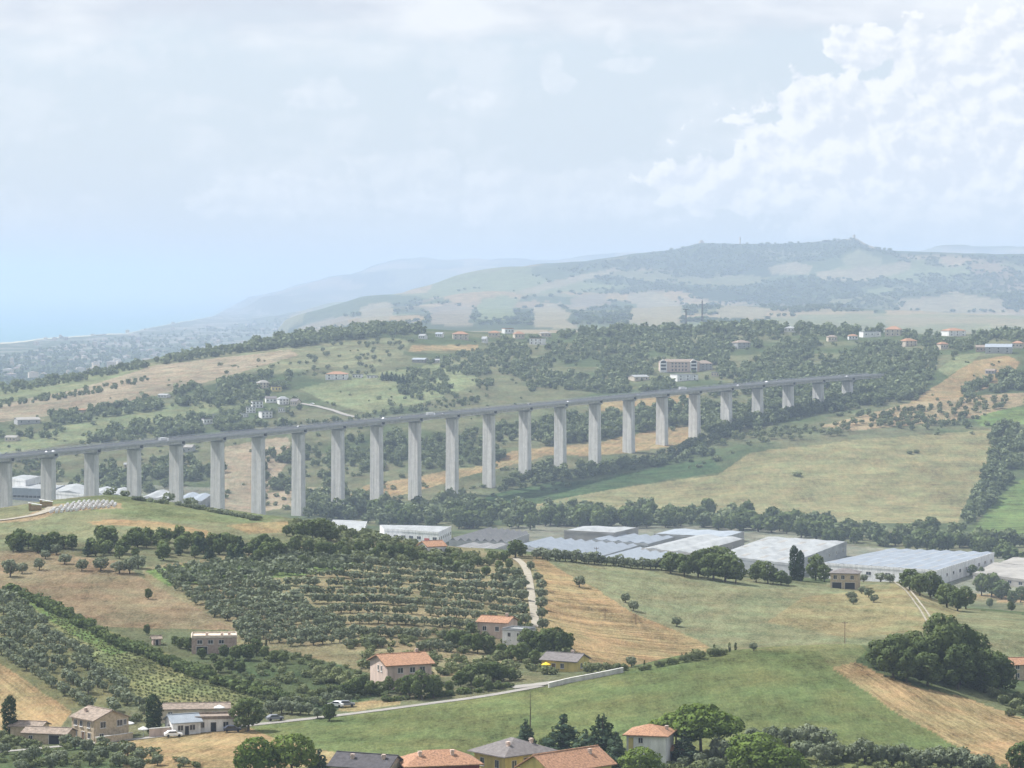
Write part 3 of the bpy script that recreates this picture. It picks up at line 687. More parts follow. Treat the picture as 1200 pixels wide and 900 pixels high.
def make_car(name, paint):
    root = empty(name, (0, 0, 0))
    b = MB(); prof = [(-2.1, .3), (2.1, .3), (2.15, .75), (1.1, .95), (.55, 1.42), (-1.1, 1.45), (-1.75, .98), (-2.15, .9)]
    vs = [(x, -.86, z) for x, z in prof] + [(x, .86, z) for x, z in prof]; m = len(prof)
    b.add(vs, [tuple(range(m)), tuple(range(m, 2 * m))[::-1]] + [(i, m + i, m + (i + 1) % m, (i + 1) % m) for i in range(m)])
    b.build('body', paint, root)
    g = MB()
    for s_ in (-1, 1):
        pr = [(-1.45, 1.0), (.8, 1.0), (.45, 1.36), (-1.0, 1.38)]
        y0 = s_ * .865
        g.add([(x, y0, z) for x, z in pr] + [(x, y0 + s_ * .01, z) for x, z in pr], [(0, 1, 2, 3), (7, 6, 5, 4), (0, 4, 5, 1), (1, 5, 6, 2), (2, 6, 7, 3), (3, 7, 4, 0)])
    g.build('side_window', M['glass'], root)
    for x in (-1.35, 1.35):
        for y in (-.8, .8):
            w = MB(); w.tube((x, y - .1, .32), (x, y + .1, .32), .32, n=12); w.build('wheel', M['rubber'], root)
    return root
def make_truck(name, box, cab):
    root = empty(name, (0, 0, 0))
    b = MB(); b.box(-5.5, 3.2, -1.25, 1.25, 1.05, 3.9); b.build('cargo_box', box, root)
    b = MB(); b.prism([(3.5, -1.2), (5.6, -1.2), (5.8, 0), (5.6, 1.2), (3.5, 1.2)], .5, [3.3, 3.1, 3.1, 3.1, 3.3]); cb = b.build('cab', cab, root)
    g = MB(); g.box(5.81, 5.84, -1.0, 1.0, 1.7, 2.7); g.build('windscreen', M['glass'], cb)
    b = MB(); b.box(-5.4, 5.2, -.5, .5, .6, 1.0); b.build('chassis', M['dark'], root)
    for x in (-4.6, -3.4, 4.4):
        for y in (-1.1, 1.1):
            w = MB(); w.tube((x, y - .15, .5), (x, y + .15, .5), .5, n=12); w.build('wheel', M['rubber'], root)
    return root
cars = {c: make_car('car', M['car_' + c]) for c in ('white', 'grey', 'dark')}
truck = make_truck('lorry', M['wrap'], M['car_white'])
used = set()
def vehicle(proto, loc, rz, label, cat, group=None):
    o = proto if proto.name not in used else copy_tree(proto)
    used.add(proto.name)
    o.location = loc; o.rotation_euler = (0, 0, rz)
    if cat == 'lorry': o.scale = (.8, .85, .8)
    tag(o, label, cat, group)
    return o
def on_deck(px, lane):
    best = None
    for i in range(len(VP) - 1):
        for t in np.arange(0, 1, .02):
            p = VP[i] * (1 - t) + VP[i + 1] * t; q = VN[i]
            x, y = p[0] + q[0] * lane, p[1] + q[1] * lane
            e = abs(CX + F * x / y - px)
            if best is None or e < best[0]: best = (e, (x, y, p[2] + 2.975), math.atan2(VT[i, 1], VT[i, 0]))
    return best[1], best[2]
G = 'vehicles driving over the viaduct'
for px, lane, what, label in (
        (56, 5, 'white', 'white car nearest the left end of the viaduct'), (63, 7, 'white', 'second white car following close at the left end of the viaduct'),
        (192, 5, 'lorry', 'white lorry on the viaduct over the hill with the bales'), (450, -5, 'white', 'white car on the viaduct just left of its middle'),
        (470, 5, 'grey', 'grey car on the viaduct behind the lorry at its middle'), (505, 5, 'lorry', 'white lorry at the middle of the viaduct'),
        (520, 7, 'grey', 'grey car on the viaduct just ahead of the middle lorry'), (667, 6, 'white', 'small white car on the viaduct above the straw field'),
        (750, 5, 'grey', 'grey car on the viaduct below the white hotel'), (800, -5, 'lorry', 'white lorry on the viaduct below the hotel'),
        (866, 5, 'white', 'white car on the viaduct right of the hotel'), (899, -5, 'white', 'white car on the viaduct among the short piers'),
        (993, 5, 'white', 'white car at the far right end of the viaduct'), (350, -5, 'grey', 'grey car on the viaduct below the white hamlet'), (620, -5, 'dark', 'dark car on the far lanes of the viaduct')):
    loc, a = on_deck(px, lane)
    if what == 'lorry': vehicle(truck, loc, a, label, 'lorry', G)
    else: vehicle(cars[what], loc, a if lane > 0 else a + math.pi, label, 'car', G)

# ------------------------------------------------------------------ houses
WIN = {}
def window_mesh(w, h, sh):
    k = (round(w, 2), round(h, 2), sh)
    if k not in WIN:
        b = MB(); f = .09
        b.box(-w/2 - f, w/2 + f, -.06, .02, -h/2 - f, -h/2, 1); b.box(-w/2 - f, w/2 + f, -.06, .02, h/2, h/2 + f, 1)
        b.box(-w/2 - f, -w/2, -.06, .02, -h/2, h/2, 1); b.box(w/2, w/2 + f, -.06, .02, -h/2, h/2, 1)
        b.box(-.04, .04, -.05, .02, -h/2, h/2, 1); b.box(-w/2, w/2, -.03, .02, -h/2, h/2, 0)
        b.box(-w/2 - .2, w/2 + .2, -.2, .02, -h/2 - f - .1, -h/2 - f - .004, 1)
        if sh:
            for s_ in (-1, 1):
                x0, x1 = sorted((s_ * (w/2 + .1), s_ * (w/2 + .1 + w/2)))
                b.box(x0, x1, -.1, -.03, -h/2, h/2, 2)
        WIN[k] = b.mesh('window', [M['glass'], M['frame'], M['wood']])
    return WIN[k]
def house(name, label, loc, w, d, h, rh, rot, wall, roof, kind='gable', wins=(), doors=(), cat='house', ov=.5, chim=(), group=None, base=1.5, small=False):
    """front (-y) edge centred on loc; ridge along local x; wins: (side, position along it, height of centre, width, height, shutters)"""
    root = tag(empty(name, loc, math.radians(rot)), label, cat, group)
    b = MB(); W = w / 2
    if kind == 'gable':
        vs = [(-W,0,-base),(W,0,-base),(W,d,-base),(-W,d,-base),(-W,0,h),(W,0,h),(W,d,h),(-W,d,h),(-W,d/2,h+rh),(W,d/2,h+rh)]
        b.add(vs, [(0,3,2,1),(0,1,5,4),(2,3,7,6),(1,2,6,9,5),(3,0,4,8,7),(4,5,9,8),(6,7,8,9)])
    else:
        b.box(-W, W, 0, d, -base, h)
    b.build('wall', wall, root)
    r = MB(); t = .22
    if kind == 'gable':
        s = rh / (d / 2); z0 = h - s * ov + .03
        for y0, y1 in ((-ov, d / 2), (d + ov, d / 2)):
            a = [(-W-ov, y0, z0), (W+ov, y0, z0), (W+ov, y1, h+rh+.03), (-W-ov, y1, h+rh+.03)]
            r.add(a + [(x, y, z + t) for x, y, z in a], [(0,1,2,3),(7,6,5,4),(0,4,5,1),(1,5,6,2),(2,6,7,3),(3,7,4,0)])
        if not small: r.box(-W-ov, W+ov, d/2-.18, d/2+.18, h+rh+.1, h+rh+.36)
    elif kind == 'hip':
        i = min(d / 2, w / 2) * .92
        a = [(-W-ov,-ov,h-.1),(W+ov,-ov,h-.1),(W+ov,d+ov,h-.1),(-W-ov,d+ov,h-.1)]
        u = [(x, y, z + t) for x, y, z in a]
        rx = max(W - i, .3)
        r.add(a + u + [(-rx, d/2, h+rh), (rx, d/2, h+rh)], [(3,2,1,0),(0,1,5,4),(1,2,6,5),(2,3,7,6),(3,0,4,7),(4,5,9,8),(5,6,9),(6,7,8,9),(7,4,8)])
    elif kind == 'mono':
        a = [(-W-ov,-ov,h+.02),(W+ov,-ov,h+.02),(W+ov,d+ov,h+rh+.02),(-W-ov,d+ov,h+rh+.02)]
        r.add(a + [(x, y, z + t) for x, y, z in a], [(3,2,1,0),(4,5,6,7),(0,1,5,4),(1,2,6,5),(2,3,7,6),(3,0,4,7)])
    else:
        r.box(-W-ov*.4, W+ov*.4, -ov*.4, d+ov*.4, h+.003, h+.25)
        p = .18; z0, z1 = h + .253, h + .7
        r.box(-W, W, 0, p, z0, z1); r.box(-W, W, d-p, d, z0, z1); r.box(-W, -W+p, p, d-p, z0, z1); r.box(W-p, W, p, d-p, z0, z1)
    ro = r.build('roof', roof, root)
    for cx, cy in chim:
        fr = 1 - abs(cy - d / 2) / (d / 2)
        if kind == 'hip': fr = min(fr, (W - abs(cx)) / (min(d, w) / 2 * .92), 1)
        zt = h + rh * fr if kind in ('gable', 'hip') else h - .2
        c = MB(); c.box(cx-.35, cx+.35, cy-.3, cy+.3, zt-.6, zt+.8); c.box(cx-.46, cx+.46, cy-.41, cy+.41, zt+.803, zt+.92); c.box(cx-.28, cx+.28, cy-.22, cy+.22, zt+.923, zt+1.1); c.box(cx-.42, cx+.42, cy-.37, cy+.37, zt+1.103, zt+1.18)
        c.build('chimney', M['pink'], ro)
    def put(o, side, p, z):
        if side == 'f': o.location = (p, -.02, z)
        elif side == 'b': o.location = (p, d + .02, z); o.rotation_euler = (0, 0, math.pi)
        elif side == 'l': o.location = (-W - .02, p, z); o.rotation_euler = (0, 0, -math.pi / 2)
        else: o.location = (W + .02, p, z); o.rotation_euler = (0, 0, math.pi / 2)
    for side, p, z, ww, hh, sh in wins:
        put(link('window', window_mesh(ww, hh, sh), root), side, p, z)
    for side, p, ww, hh, mt in doors:
        b = MB(); b.box(-ww/2, ww/2, -.07, .03, 0, hh, 0); b.box(-ww/2-.12, ww/2+.12, -.1, .03, hh+.003, hh+.12, 1)
        b.box(-ww/2-.12, -ww/2-.003, -.1, .03, 0, hh, 1); b.box(ww/2+.003, ww/2+.12, -.1, .03, 0, hh, 1)
        put(b.build('door', [mt, M['frame']], root), side, p, 0)
    return root
def row(side, ps, z, w=1.1, h=1.3, sh=0): return [(side, p, z, w, h, sh) for p in ps]
def spot(px, D, up=0.0):
    x = D * (px - CX) / F
    return Vector((x, D, ground(x, D) + up))

# left farmyard
L = at(97, 868)
house('farmhouse', 'two storey tan stone farmhouse with brown tiled roof by the road', L, 9.5, 10.0, 5.3, 1.9, -48, M['stone'], M['tile_old'],
      wins=row('f', (-3, -.6, 2.6), 4.1) + row('f', (-3, 2.8), 1.5) + row('r', (2.6, 7.4), 4.1, 1.5, 1.4) + row('r', (2.2,), 1.3) + row('r', (8.9,), 4.2, .8, 1.2), doors=[('f', .2, 1.2, 2.2, M['wood'])], chim=[(-2.5, 2.5)])
house('stone_outbuilding', 'low stone outbuilding with brown roof left of the farmhouse', at(52, 872), 11, 6, 2.5, .9, -14, M['stone'], M['tile_old'], wins=row('f', (-3.5,), 1.5, .9, .8), doors=[('f', 2.5, 2.6, 2.2, M['dark'])], cat='outbuilding')
house('stone_outbuilding', 'small roofed stone lean-to at the far left of the farmyard', at(30, 864), 8, 5, 2.6, .8, -14, M['stone'], M['tile_old'], doors=[('f', 1, 1.2, 2.0, M['wood'])], cat='outbuilding')
house('bungalow', 'white bungalow with a grey pitched roof beside the dark cypress', at(219, 861), 7.0, 6.5, 3.0, 1.4, 24, M['white'], M['grey_sheet'], wins=row('f', (-1.6, 1.4), 1.7, 1.3, 1.2) + row('l', (3,), 1.7, 1.0, 1.1), doors=[('f', 0, 1, 2.1, M['dark'])])
house('flat_roofed_bungalow', 'white bungalow with flat terrace roof beside the grey roofed one', at(254, 857), 10.5, 7, 3.0, .3, 8, M['white'], M['tile_old'], kind='flat', wins=row('f', (-3.6, 2.2), 1.6, 1.2, 1.3), doors=[('f', -.8, 1.3, 2.2, M['dark'])])
house('barn', 'long low cream barn with tiled roof behind the white bungalows', at(228, 845), 17, 6, 3.0, .9, 6, M['cream'], M['tile_old'], wins=row('f', (-6, 5), 1.8, 1, 1), cat='barn')
# up the left hill
house('flat_roofed_house', 'flat roofed bare brick house with white parapet on the brown slope', at(251, 766), 12.5, 9, 4.4, .3, 6, M['brick'], M['cream'], kind='flat',
      wins=row('f', (-4, -1, 2), 3.3, 1.3, 1.0) + row('f', (3.6,), 1.2, 1.2, 1.0), doors=[('f', -3.4, 3.0, 2.0, M['dark'])], chim=[(-2, 4), (2.2, 3), (4.2, 5)])
house('tool_shed', 'tiny brown roofed shed on the brown slope', at(184, 756), 2.2, 2.2, 1.8, .5, 20, M['brick'], M['tile_old'], cat='shed', doors=[('f', 0, .8, 1.5, M['dark'])])
house('terracotta_house', 'pinkish two storey house with bright orange tiled roof by the lane', at(480, 806), 12.5, 12.5, 6.2, 2.0, 24, M['pink'], M['tile'],
      wins=row('l', (4.2, 6.5), 4.9, .8, 1.3) + row('f', (-2.6, .8, 3.6), 4.7, 1.4, 1.3) + row('f', (-3, 3), 1.7, 1.4, 1.4), doors=[('f', .4, 1.6, 2.2, M['wood'])], chim=[(4.6, 6.5)], ov=.8)
house('cottage', 'cottage with weathered orange roof above the white house among trees', at(577, 747), 9.5, 8, 4.4, 1.3, -22, M['pink'], M['tile'], wins=row('f', (-2.5, 1.5), 2.6, 1.1, 1.2) + row('r', (4,), 2.6, 1, 1.2), chim=[(3, 4)])
house('white_house', 'plain white house with small windows below the orange cottage', at(602, 757), 7.5, 6.5, 4.4, .3, -28, M['white'], M['pale_sheet'], kind='flat', wins=row('f', (-1.5, 1.6), 3.2, .9, 1.1) + row('r', (3,), 2.6, .8, 1.0))
house('yellow_bungalow', 'yellow bungalow with brown pitched roof beside the straw slope', at(655, 787), 10.5, 8.0, 3.0, 1.5, -27, M['yellow'], M['tile_grey'], wins=row('f', (-4, 1), 1.6, 1.0, 1.2) + row('r', (3.2, 5.4), 1.6, 1.0, 1.2), doors=[('f', -1.6, 1.1, 2.1, M['wood'])], ov=.6, chim=[(2, 4.5)])
house('solar_roofed_house', 'small house with dark panels on a terracotta roof below the white shed', at(512, 651), 7.5, 8, 3.4, 1.6, 28, M['white'], M['tile'], wins=row('f', (-1.5, 1.5), 1.8, 1, 1))
# the houses along the lower edge
def low(px, py_eave, D, h):
    x = D * (px - CX) / F
    return Vector((x, D, H - D * (py_eave - YH) / F - h))
house('dark_roofed_house', 'house with a charcoal tiled roof at the lower edge beside the pines', low(420, 899, 612, 6), 13, 9, 6, 2.0, -22, M['cream'], M['tile_dark'], ov=.7, chim=[(-2.5, 2.5), (4.5, 3)], wins=row('f', (-3, 3), 4.4) + row('r', (2.5, 6.5), 4.4), base=4)
house('maroon_house', 'maroon walled house with pale terracotta hipped roof', low(520, 897, 612, 6), 15.5, 10, 6, 2.6, 14, M['maroon'], M['tile'], kind='hip', ov=.8, chim=[(2.5, 3.0), (-4.5, 3.0)], wins=row('f', (-4, 0, 4), 4.4) + row('r', (3, 6), 4.4), base=4)
house('yellow_house', 'yellow house with a broad grey hipped roof', Vector((-4.8, 624, H - 101.2 - 6.2)), 10.4, 13.0, 6.2, 2.9, -50, M['yellow'], M['tile_grey'], kind='hip', ov=1.1, chim=[(2.6, 9.5), (2.4, 3.2)], wins=row('f', (-2.5, 2.5), 4.3, 1.2, 1.6) + row('r', (2.5, 10), 4.3, 1.2, 1.6), doors=[('r', 6, 1.5, 5.4, M['wood'])], base=4)
house('terracotta_gabled_house', 'yellow house under a large salmon tiled gable roof at the lower edge', Vector((14.7, 608, H - 98.6 - 8.75)), 17, 10, 6, 2.7, 42, M['yellow'], M['tile'], ov=.9, chim=[(5.2, 3.2)], wins=row('l', (3.2, 6.6), 4.6, 1.1, 1.4) + row('f', (-4, 0, 4), 4.4), base=4)
house('white_villa', 'white villa with terracotta hipped roof between the cedars and the umbrella pine', at(757, 897), 8.8, 9.5, 6.6, 1.9, -14, M['white'], M['tile'], kind='hip', ov=.8, chim=[(3.6, 5.5)],
      wins=row('f', (-1.2,), 5.5, .9, 1.1) + row('f', (-1.2,), 2.9, .9, 1.6, 0) + row('l', (4,), 4.6, 1.2, 1.6), doors=[('f', -3.4, 1.1, 6.0, M['yellow'])], base=3)
house('garden_pavilion', 'small open garden pavilion with tiled roof beside the white villa', at(790, 893), 3.6, 3.6, 2.6, 1.1, -14, M['wood'], M['tile'], kind='hip', ov=.7, doors=[('f', 0, 2.8, 2.3, M['dark']), ('l', 1.8, 2.8, 2.3, M['dark'])], cat='pavilion')
# the spur on the right and the valley edge
uh = house('unfinished_house', 'unfinished two storey tan house with open ground floor on the bare spur', at(989, 690), 10.0, 8.0, 5.6, 1.5, -14, M['stone'], M['tile_grey'], kind='hip', wins=row('f', (-3.2, -.4, 3), 4.2, 1.2, 1.4) + row('l', (2.5, 5.5), 4.2, 1.2, 1.4), doors=[('f', -2.6, 3.4, 2.3, M['dark']), ('f', 2.2, 3.6, 2.3, M['dark']), ('l', 4, 4, 2.3, M['dark'])], ov=.6)
house('red_roofed_house', 'white house with a bright red roof in front of the big pale factory', at(920, 668), 10, 9, 4.0, 1.8, -26, M['white'], M['red'], wins=row('f', (-2.5, 2), 2.2) + row('r', (4.5,), 2.6), ov=.6)
house('red_roofed_house', 'second red roof half hidden by trees, left of the red roofed house', at(903, 664), 9, 8, 4.0, 1.6, -26, M['cream'], M['red'], wins=row('f', (-2, 2), 2.2))
house('edge_house', 'tan house with orange roof at the right edge beside the dark wood', at(1202, 797), 8, 8, 4.5, 1.4, 12, M['stone'], M['tile'], wins=row('f', (-2.5, 2.0), 4.0) + row('f', (-2.5, 2.0), 1.4))

# ------------------------------------------------------------------ factories and sheds on the valley floor
def roof_point(px, py, z):
    D = (H - z) * F / (py - YH)
    return Vector((D * (px - CX) / F, D, z))
def shed(name, label, roof_px, z, wall, roof, wins=0, gable=0.0, ribs=0, lights=0, fz=None, cat='factory', door=False):
    """roof corners (near-left, near-right, far-right, far-left) as seen in the photograph, at height z"""
    P = [roof_point(px, py, z) for px, py in roof_px]
    c = sum(P, Vector()) / 4
    fz = (min(ground(p.x, p.y) for p in P) - .5) if fz is None else fz
    root = tag(empty(name, (c.x, c.y, fz)), label, cat)
    Q = [(p.x - c.x, p.y - c.y) for p in P]
    hh = z - fz
    b = MB(); b.prism(Q, 0, hh); b.build('wall', wall, root)
    r = MB()
    def lerp(u, v, dz=0.0):
        a = Vector(Q[0]) * (1 - u) + Vector(Q[1]) * u; e = Vector(Q[3]) * (1 - u) + Vector(Q[2]) * u
        q = a * (1 - v) + e * v
        return (q.x, q.y, hh + dz)
    k = max(1, ribs)
    for i in range(k):                     # bays, each with its low ridge
        u0, u1 = i / k, (i + 1) / k; um = (u0 + u1) / 2
        g = gable if gable else .25
        vs = [lerp(u0, 0, .05), lerp(um, 0, g), lerp(u1, 0, .05), lerp(u0, 1, .05), lerp(um, 1, g), lerp(u1, 1, .05), lerp(u0, 0, .003), lerp(u1, 0, .003), lerp(u0, 1, .003), lerp(u1, 1, .003)]
        r.add(vs, [(0, 1, 4, 3), (1, 2, 5, 4), (6, 7, 2, 1, 0), (8, 3, 4, 5, 9), (6, 0, 3, 8), (7, 9, 5, 2)])
    ro = r.build('roof', roof, root)
    if lights:
        for i in range(k):
            for j in range(lights):
                s = MB()
                u0, u1 = (i + .12) / k, (i + .38) / k; v0 = (j + .25) / lights; v1 = (j + .6) / lights
                g = gable if gable else .25
                za, zb = .05 + (g - .05) * .24 + .06, .05 + (g - .05) * .76 + .06
                a = [lerp(u0, v0, za), lerp(u1, v0, zb), lerp(u1, v1, zb), lerp(u0, v1, za)]
                s.add(a + [(x, y, zz - .05) for x, y, zz in a], [(0, 1, 2, 3), (7, 6, 5, 4), (0, 4, 5, 1), (1, 5, 6, 2), (2, 6, 7, 3), (3, 7, 4, 0)])
                s.build('skylight', M['beige_sheet'], ro)
    for e0, e1 in ((0, 1), (1, 2)):
        a, e = Vector(Q[e0]), Vector(Q[e1]); Ld = (e - a).length
        ang = math.atan2(e.y - a.y, e.x - a.x)
        n = int(wins * Ld / 100 + .5)
        for i in range(n):
            q = a.lerp(e, (i + .5) / n)
            if door and i == n - 2 and e0 == 0:
                d = MB(); d.box(-2.2, 2.2, -.1, .04, 0.3, hh * .55); o = d.build('door', M['red'], root)
            else:
                o = link('window', window_mesh(3.4, 1.9, 0), root)
            o.location = (q.x, q.y, hh * .55 if o.name.startswith('window') else 0); o.rotation_euler = (0, 0, ang)
    p = MB()                                # parapet along the two near edges
    for e0, e1 in ((0, 1), (1, 2)):
        a, e = Vector(Q[e0]), Vector(Q[e1]); d = (e - a).normalized(); nrm = Vector((d.y, -d.x))
        pp = [a + nrm * .02, e + nrm * .02, e + nrm * .2, a + nrm * .2]
        p.prism([(v.x, v.y) for v in pp][::-1], hh - 1.0, hh + .55)
    p.build('parapet', wall, root)
    return root
zf = H - 182
shed('factory_shed', 'white shed half hidden by the hilltop, left of the white factory', [(386,617),(426,622),(430,611),(390,609)], zf + 8, M['white'], M['pale_sheet'], wins=16)
shed('white_factory', 'white factory with a row of square windows and a red door', [(450,620),(514,624),(529,617),(445,615)], zf + 9.5, M['white'], M['pale_sheet'], wins=14, door=True)
shed('flat_annex', 'low flat roofed annex in front of the white factory', [(428,629),(462,632),(478,627),(444,624)], zf + 4.5, M['white'], M['pale_sheet'])
shed('hoop_greenhouse', 'grey brown hoop roofed greenhouses beside the white factory', [(526,634),(592,636),(620,626),(572,621)], zf + 5, M['concrete_dark'], M['dark_sheet'], gable=2.4, ribs=7, cat='greenhouse')
shed('low_shed', 'low dark roofed shed in front of the hoop greenhouses', [(530,642),(576,645),(596,638),(548,637)], zf + 5, M['concrete_dark'], M['dark_sheet'], gable=1.2, ribs=3)
shed('brown_walled_warehouse', 'brown walled warehouse with a pale roof at the back of the sheds', [(661,622),(720,625),(748,618.5),(684,616.5)], zf + 10, M['beige_sheet'], M['pale_sheet'], ribs=2, gable=.6)
shed('blue_roofed_factory', 'sprawling factory under bluish sawtooth roofs', [(604,640),(706,652),(748,640),(640,631)], zf + 7, M['pale_sheet'], M['blue_sheet'], gable=1.7, ribs=9, lights=2, wins=4)
shed('blue_roofed_factory', 'smaller bluish roofed hall right behind the sawtooth factory', [(690,633),(760,638),(790,630),(724,626.5)], zf + 7, M['pale_sheet'], M['blue_sheet'], gable=1.6, ribs=5, lights=2)
shed('grey_hall', 'grey roofed hall between the bluish roofs and the long shed', [(700,655),(760,661),(808,648),(744,643)], zf + 6.5, M['concrete_dark'], M['grey_sheet'], gable=1.6, ribs=5, lights=1)
shed('long_shed', 'long narrow shed with pale roof in the middle of the factories', [(752,643),(812,649),(872,632),(818,627)], zf + 8, M['beige_sheet'], M['pale_sheet'], gable=1.4, ribs=2, wins=6)
shed('back_shed', 'grey flat shed at the back by the tree belt', [(766,626),(850,630),(872,623.5),(790,620)], zf + 6, M['concrete_dark'], M['grey_sheet'], ribs=3, gable=.8)
shed('side_shed', 'small pale roofed shed in front of the big pale factory', [(786,662),(832,667),(868,656),(820,651)], zf + 6, M['beige_sheet'], M['pale_sheet'], gable=1.0, ribs=3)
shed('big_factory', 'large factory with a broad flat pale roof in the valley', [(838,651),(925,661),(992,635),(900,629)], zf + 9.5, M['pale_sheet'], M['pale_sheet'], ribs=4, gable=.5, lights=3, wins=5)
shed('right_factory', 'wide low factory with bluish ribbed roof at the right', [(962,660),(1098,669),(1165,648),(1040,643.5)], zf + 9, M['white'], M['blue_sheet'], ribs=8, gable=.9, lights=3, wins=7)
shed('beige_shed', 'beige flat roofed shed at the right edge below the ribbed factory', [(1140,672),(1215,682),(1240,665),(1165,659)], zf + 4.5, M['beige_sheet'], M['beige_sheet'], wins=10, ribs=3, gable=.4)
shed('edge_shed', 'second beige shed behind the one at the right edge', [(1170,660),(1230,666),(1250,656),(1190,652)], zf + 4.5, M['beige_sheet'], M['beige_sheet'], wins=6, ribs=2, gable=.4)
# left valley, behind the piers
shed('valley_depot', 'white depot building between the two leftmost piers', [(8,561),(30,563),(48,558),(26,556.5)], zf + 19, M['white'], M['pale_sheet'], wins=14, fz=zf + 5)
shed('valley_depot', 'grey banded depot in front of the white depot at the far left', [(6,572),(62,574),(76,569),(20,567)], zf + 14, M['grey_sheet'], M['pale_sheet'], wins=26, fz=zf)
shed('valley_depot', 'white roofed hall at the foot of the second pier from the left', [(60,577),(100,580),(108,571),(72,569)], zf + 13, M['white'], M['pale_sheet'], gable=2.5, ribs=1, fz=zf)
shed('valley_depot', 'pale roofed hall behind the third pier from the left', [(106,580),(146,582),(156,574),(116,572)], zf + 12, M['white'], M['pale_sheet'], gable=2, ribs=2, fz=zf)
shed('valley_depot', 'low pale shed behind the fourth pier from the left', [(166,583),(196,585),(214,577),(184,575)], zf + 10, M['concrete_dark'], M['pale_sheet'], gable=1.4, ribs=2, fz=zf)
shed('valley_depot', 'low bluish roofed shed behind the fifth pier from the left', [(206,586),(236,588),(248,580),(220,578)], zf + 8.5, M['pale_sheet'], M['blue_sheet'], gable=1.4, ribs=2, fz=zf)
t_ = at(1016, 626)

# ------------------------------------------------------------------ small far houses
rs = random.Random(5)
HOUSES_AT = []
def far_house(px, py, wpx, hpx, wall, roof, label, kind='hip', rot=None, dmin=2000, cat='house', nwin=3, floors=1):
    HOUSES_AT.append((px, py, wpx))
    loc = at(px, py, dmin); k = m_per_px(loc)
    w, h = wpx * k * .9, hpx * k * .72
    rot = rs.uniform(-30, 30) if rot is None else rot
    wins = []
    for fl in range(floors):
        z = h * (fl + .55) / floors
        wins += row('f', [(-.5 + (i + .5) / nwin) * w for i in range(nwin)], z, min(1.3, w * .12), min(1.5, h / floors * .5))
    return house('village_house', label, loc, w, max(w * .75, 7), h, hpx * k * .34, rot, M[wall], M[roof], kind, wins=wins, cat=cat, ov=.5, small=True, base=3)
HL = 'houses of the white hamlet above the viaduct'
for px, py, w, h, wl, rf, kd_, lb in (
    (294, 484, 12, 9, 'white', 'pale_sheet', 'flat', 'blocky white house at the left end of the hamlet'),
    (302, 478, 14, 10, 'white', 'beige_sheet', 'flat', 'tallest pale block in the middle of the white hamlet'),
    (287, 489, 9, 5, 'white', 'pale_sheet', 'flat', 'low white block lowest left in the hamlet'),
    (313, 490, 15, 10, 'white', 'pale_sheet', 'flat', 'bright white house at the foot of the hamlet beside dark trees'),
    (318, 472, 14, 7, 'white', 'tile_grey', 'gable', 'white house with grey roof in the upper middle of the hamlet'),
    (333, 474, 13, 9, 'white', 'pale_sheet', 'hip', 'white house with pale roof at the right of the hamlet'),
    (344, 476, 10, 8, 'cream', 'tile_grey', 'gable', 'cream house at the right end of the hamlet'),
    (330, 483, 9, 6, 'white', 'pale_sheet', 'flat', 'small white block beneath the pale roofed hamlet house'),
    (310, 455, 14, 9, 'cream', 'beige_sheet', 'hip', 'cream house with pale hipped roof above the hamlet'),
    (324, 459, 13, 8, 'yellow', 'tile_grey', 'flat', 'ochre flat house above the hamlet'),
    (244, 497, 12, 8, 'white', 'tile_grey', 'flat', 'small white house left of the hamlet behind the viaduct'),
    (250, 490, 5, 5, 'white', 'pale_sheet', 'flat', 'tiny white block uphill left of the hamlet')):
    far_house(px, py, w, h, wl, rf, lb, kd_, floors=2 if h > 8 else 1)['group'] = HL
RG = 'houses scattered over the ridge behind the viaduct'
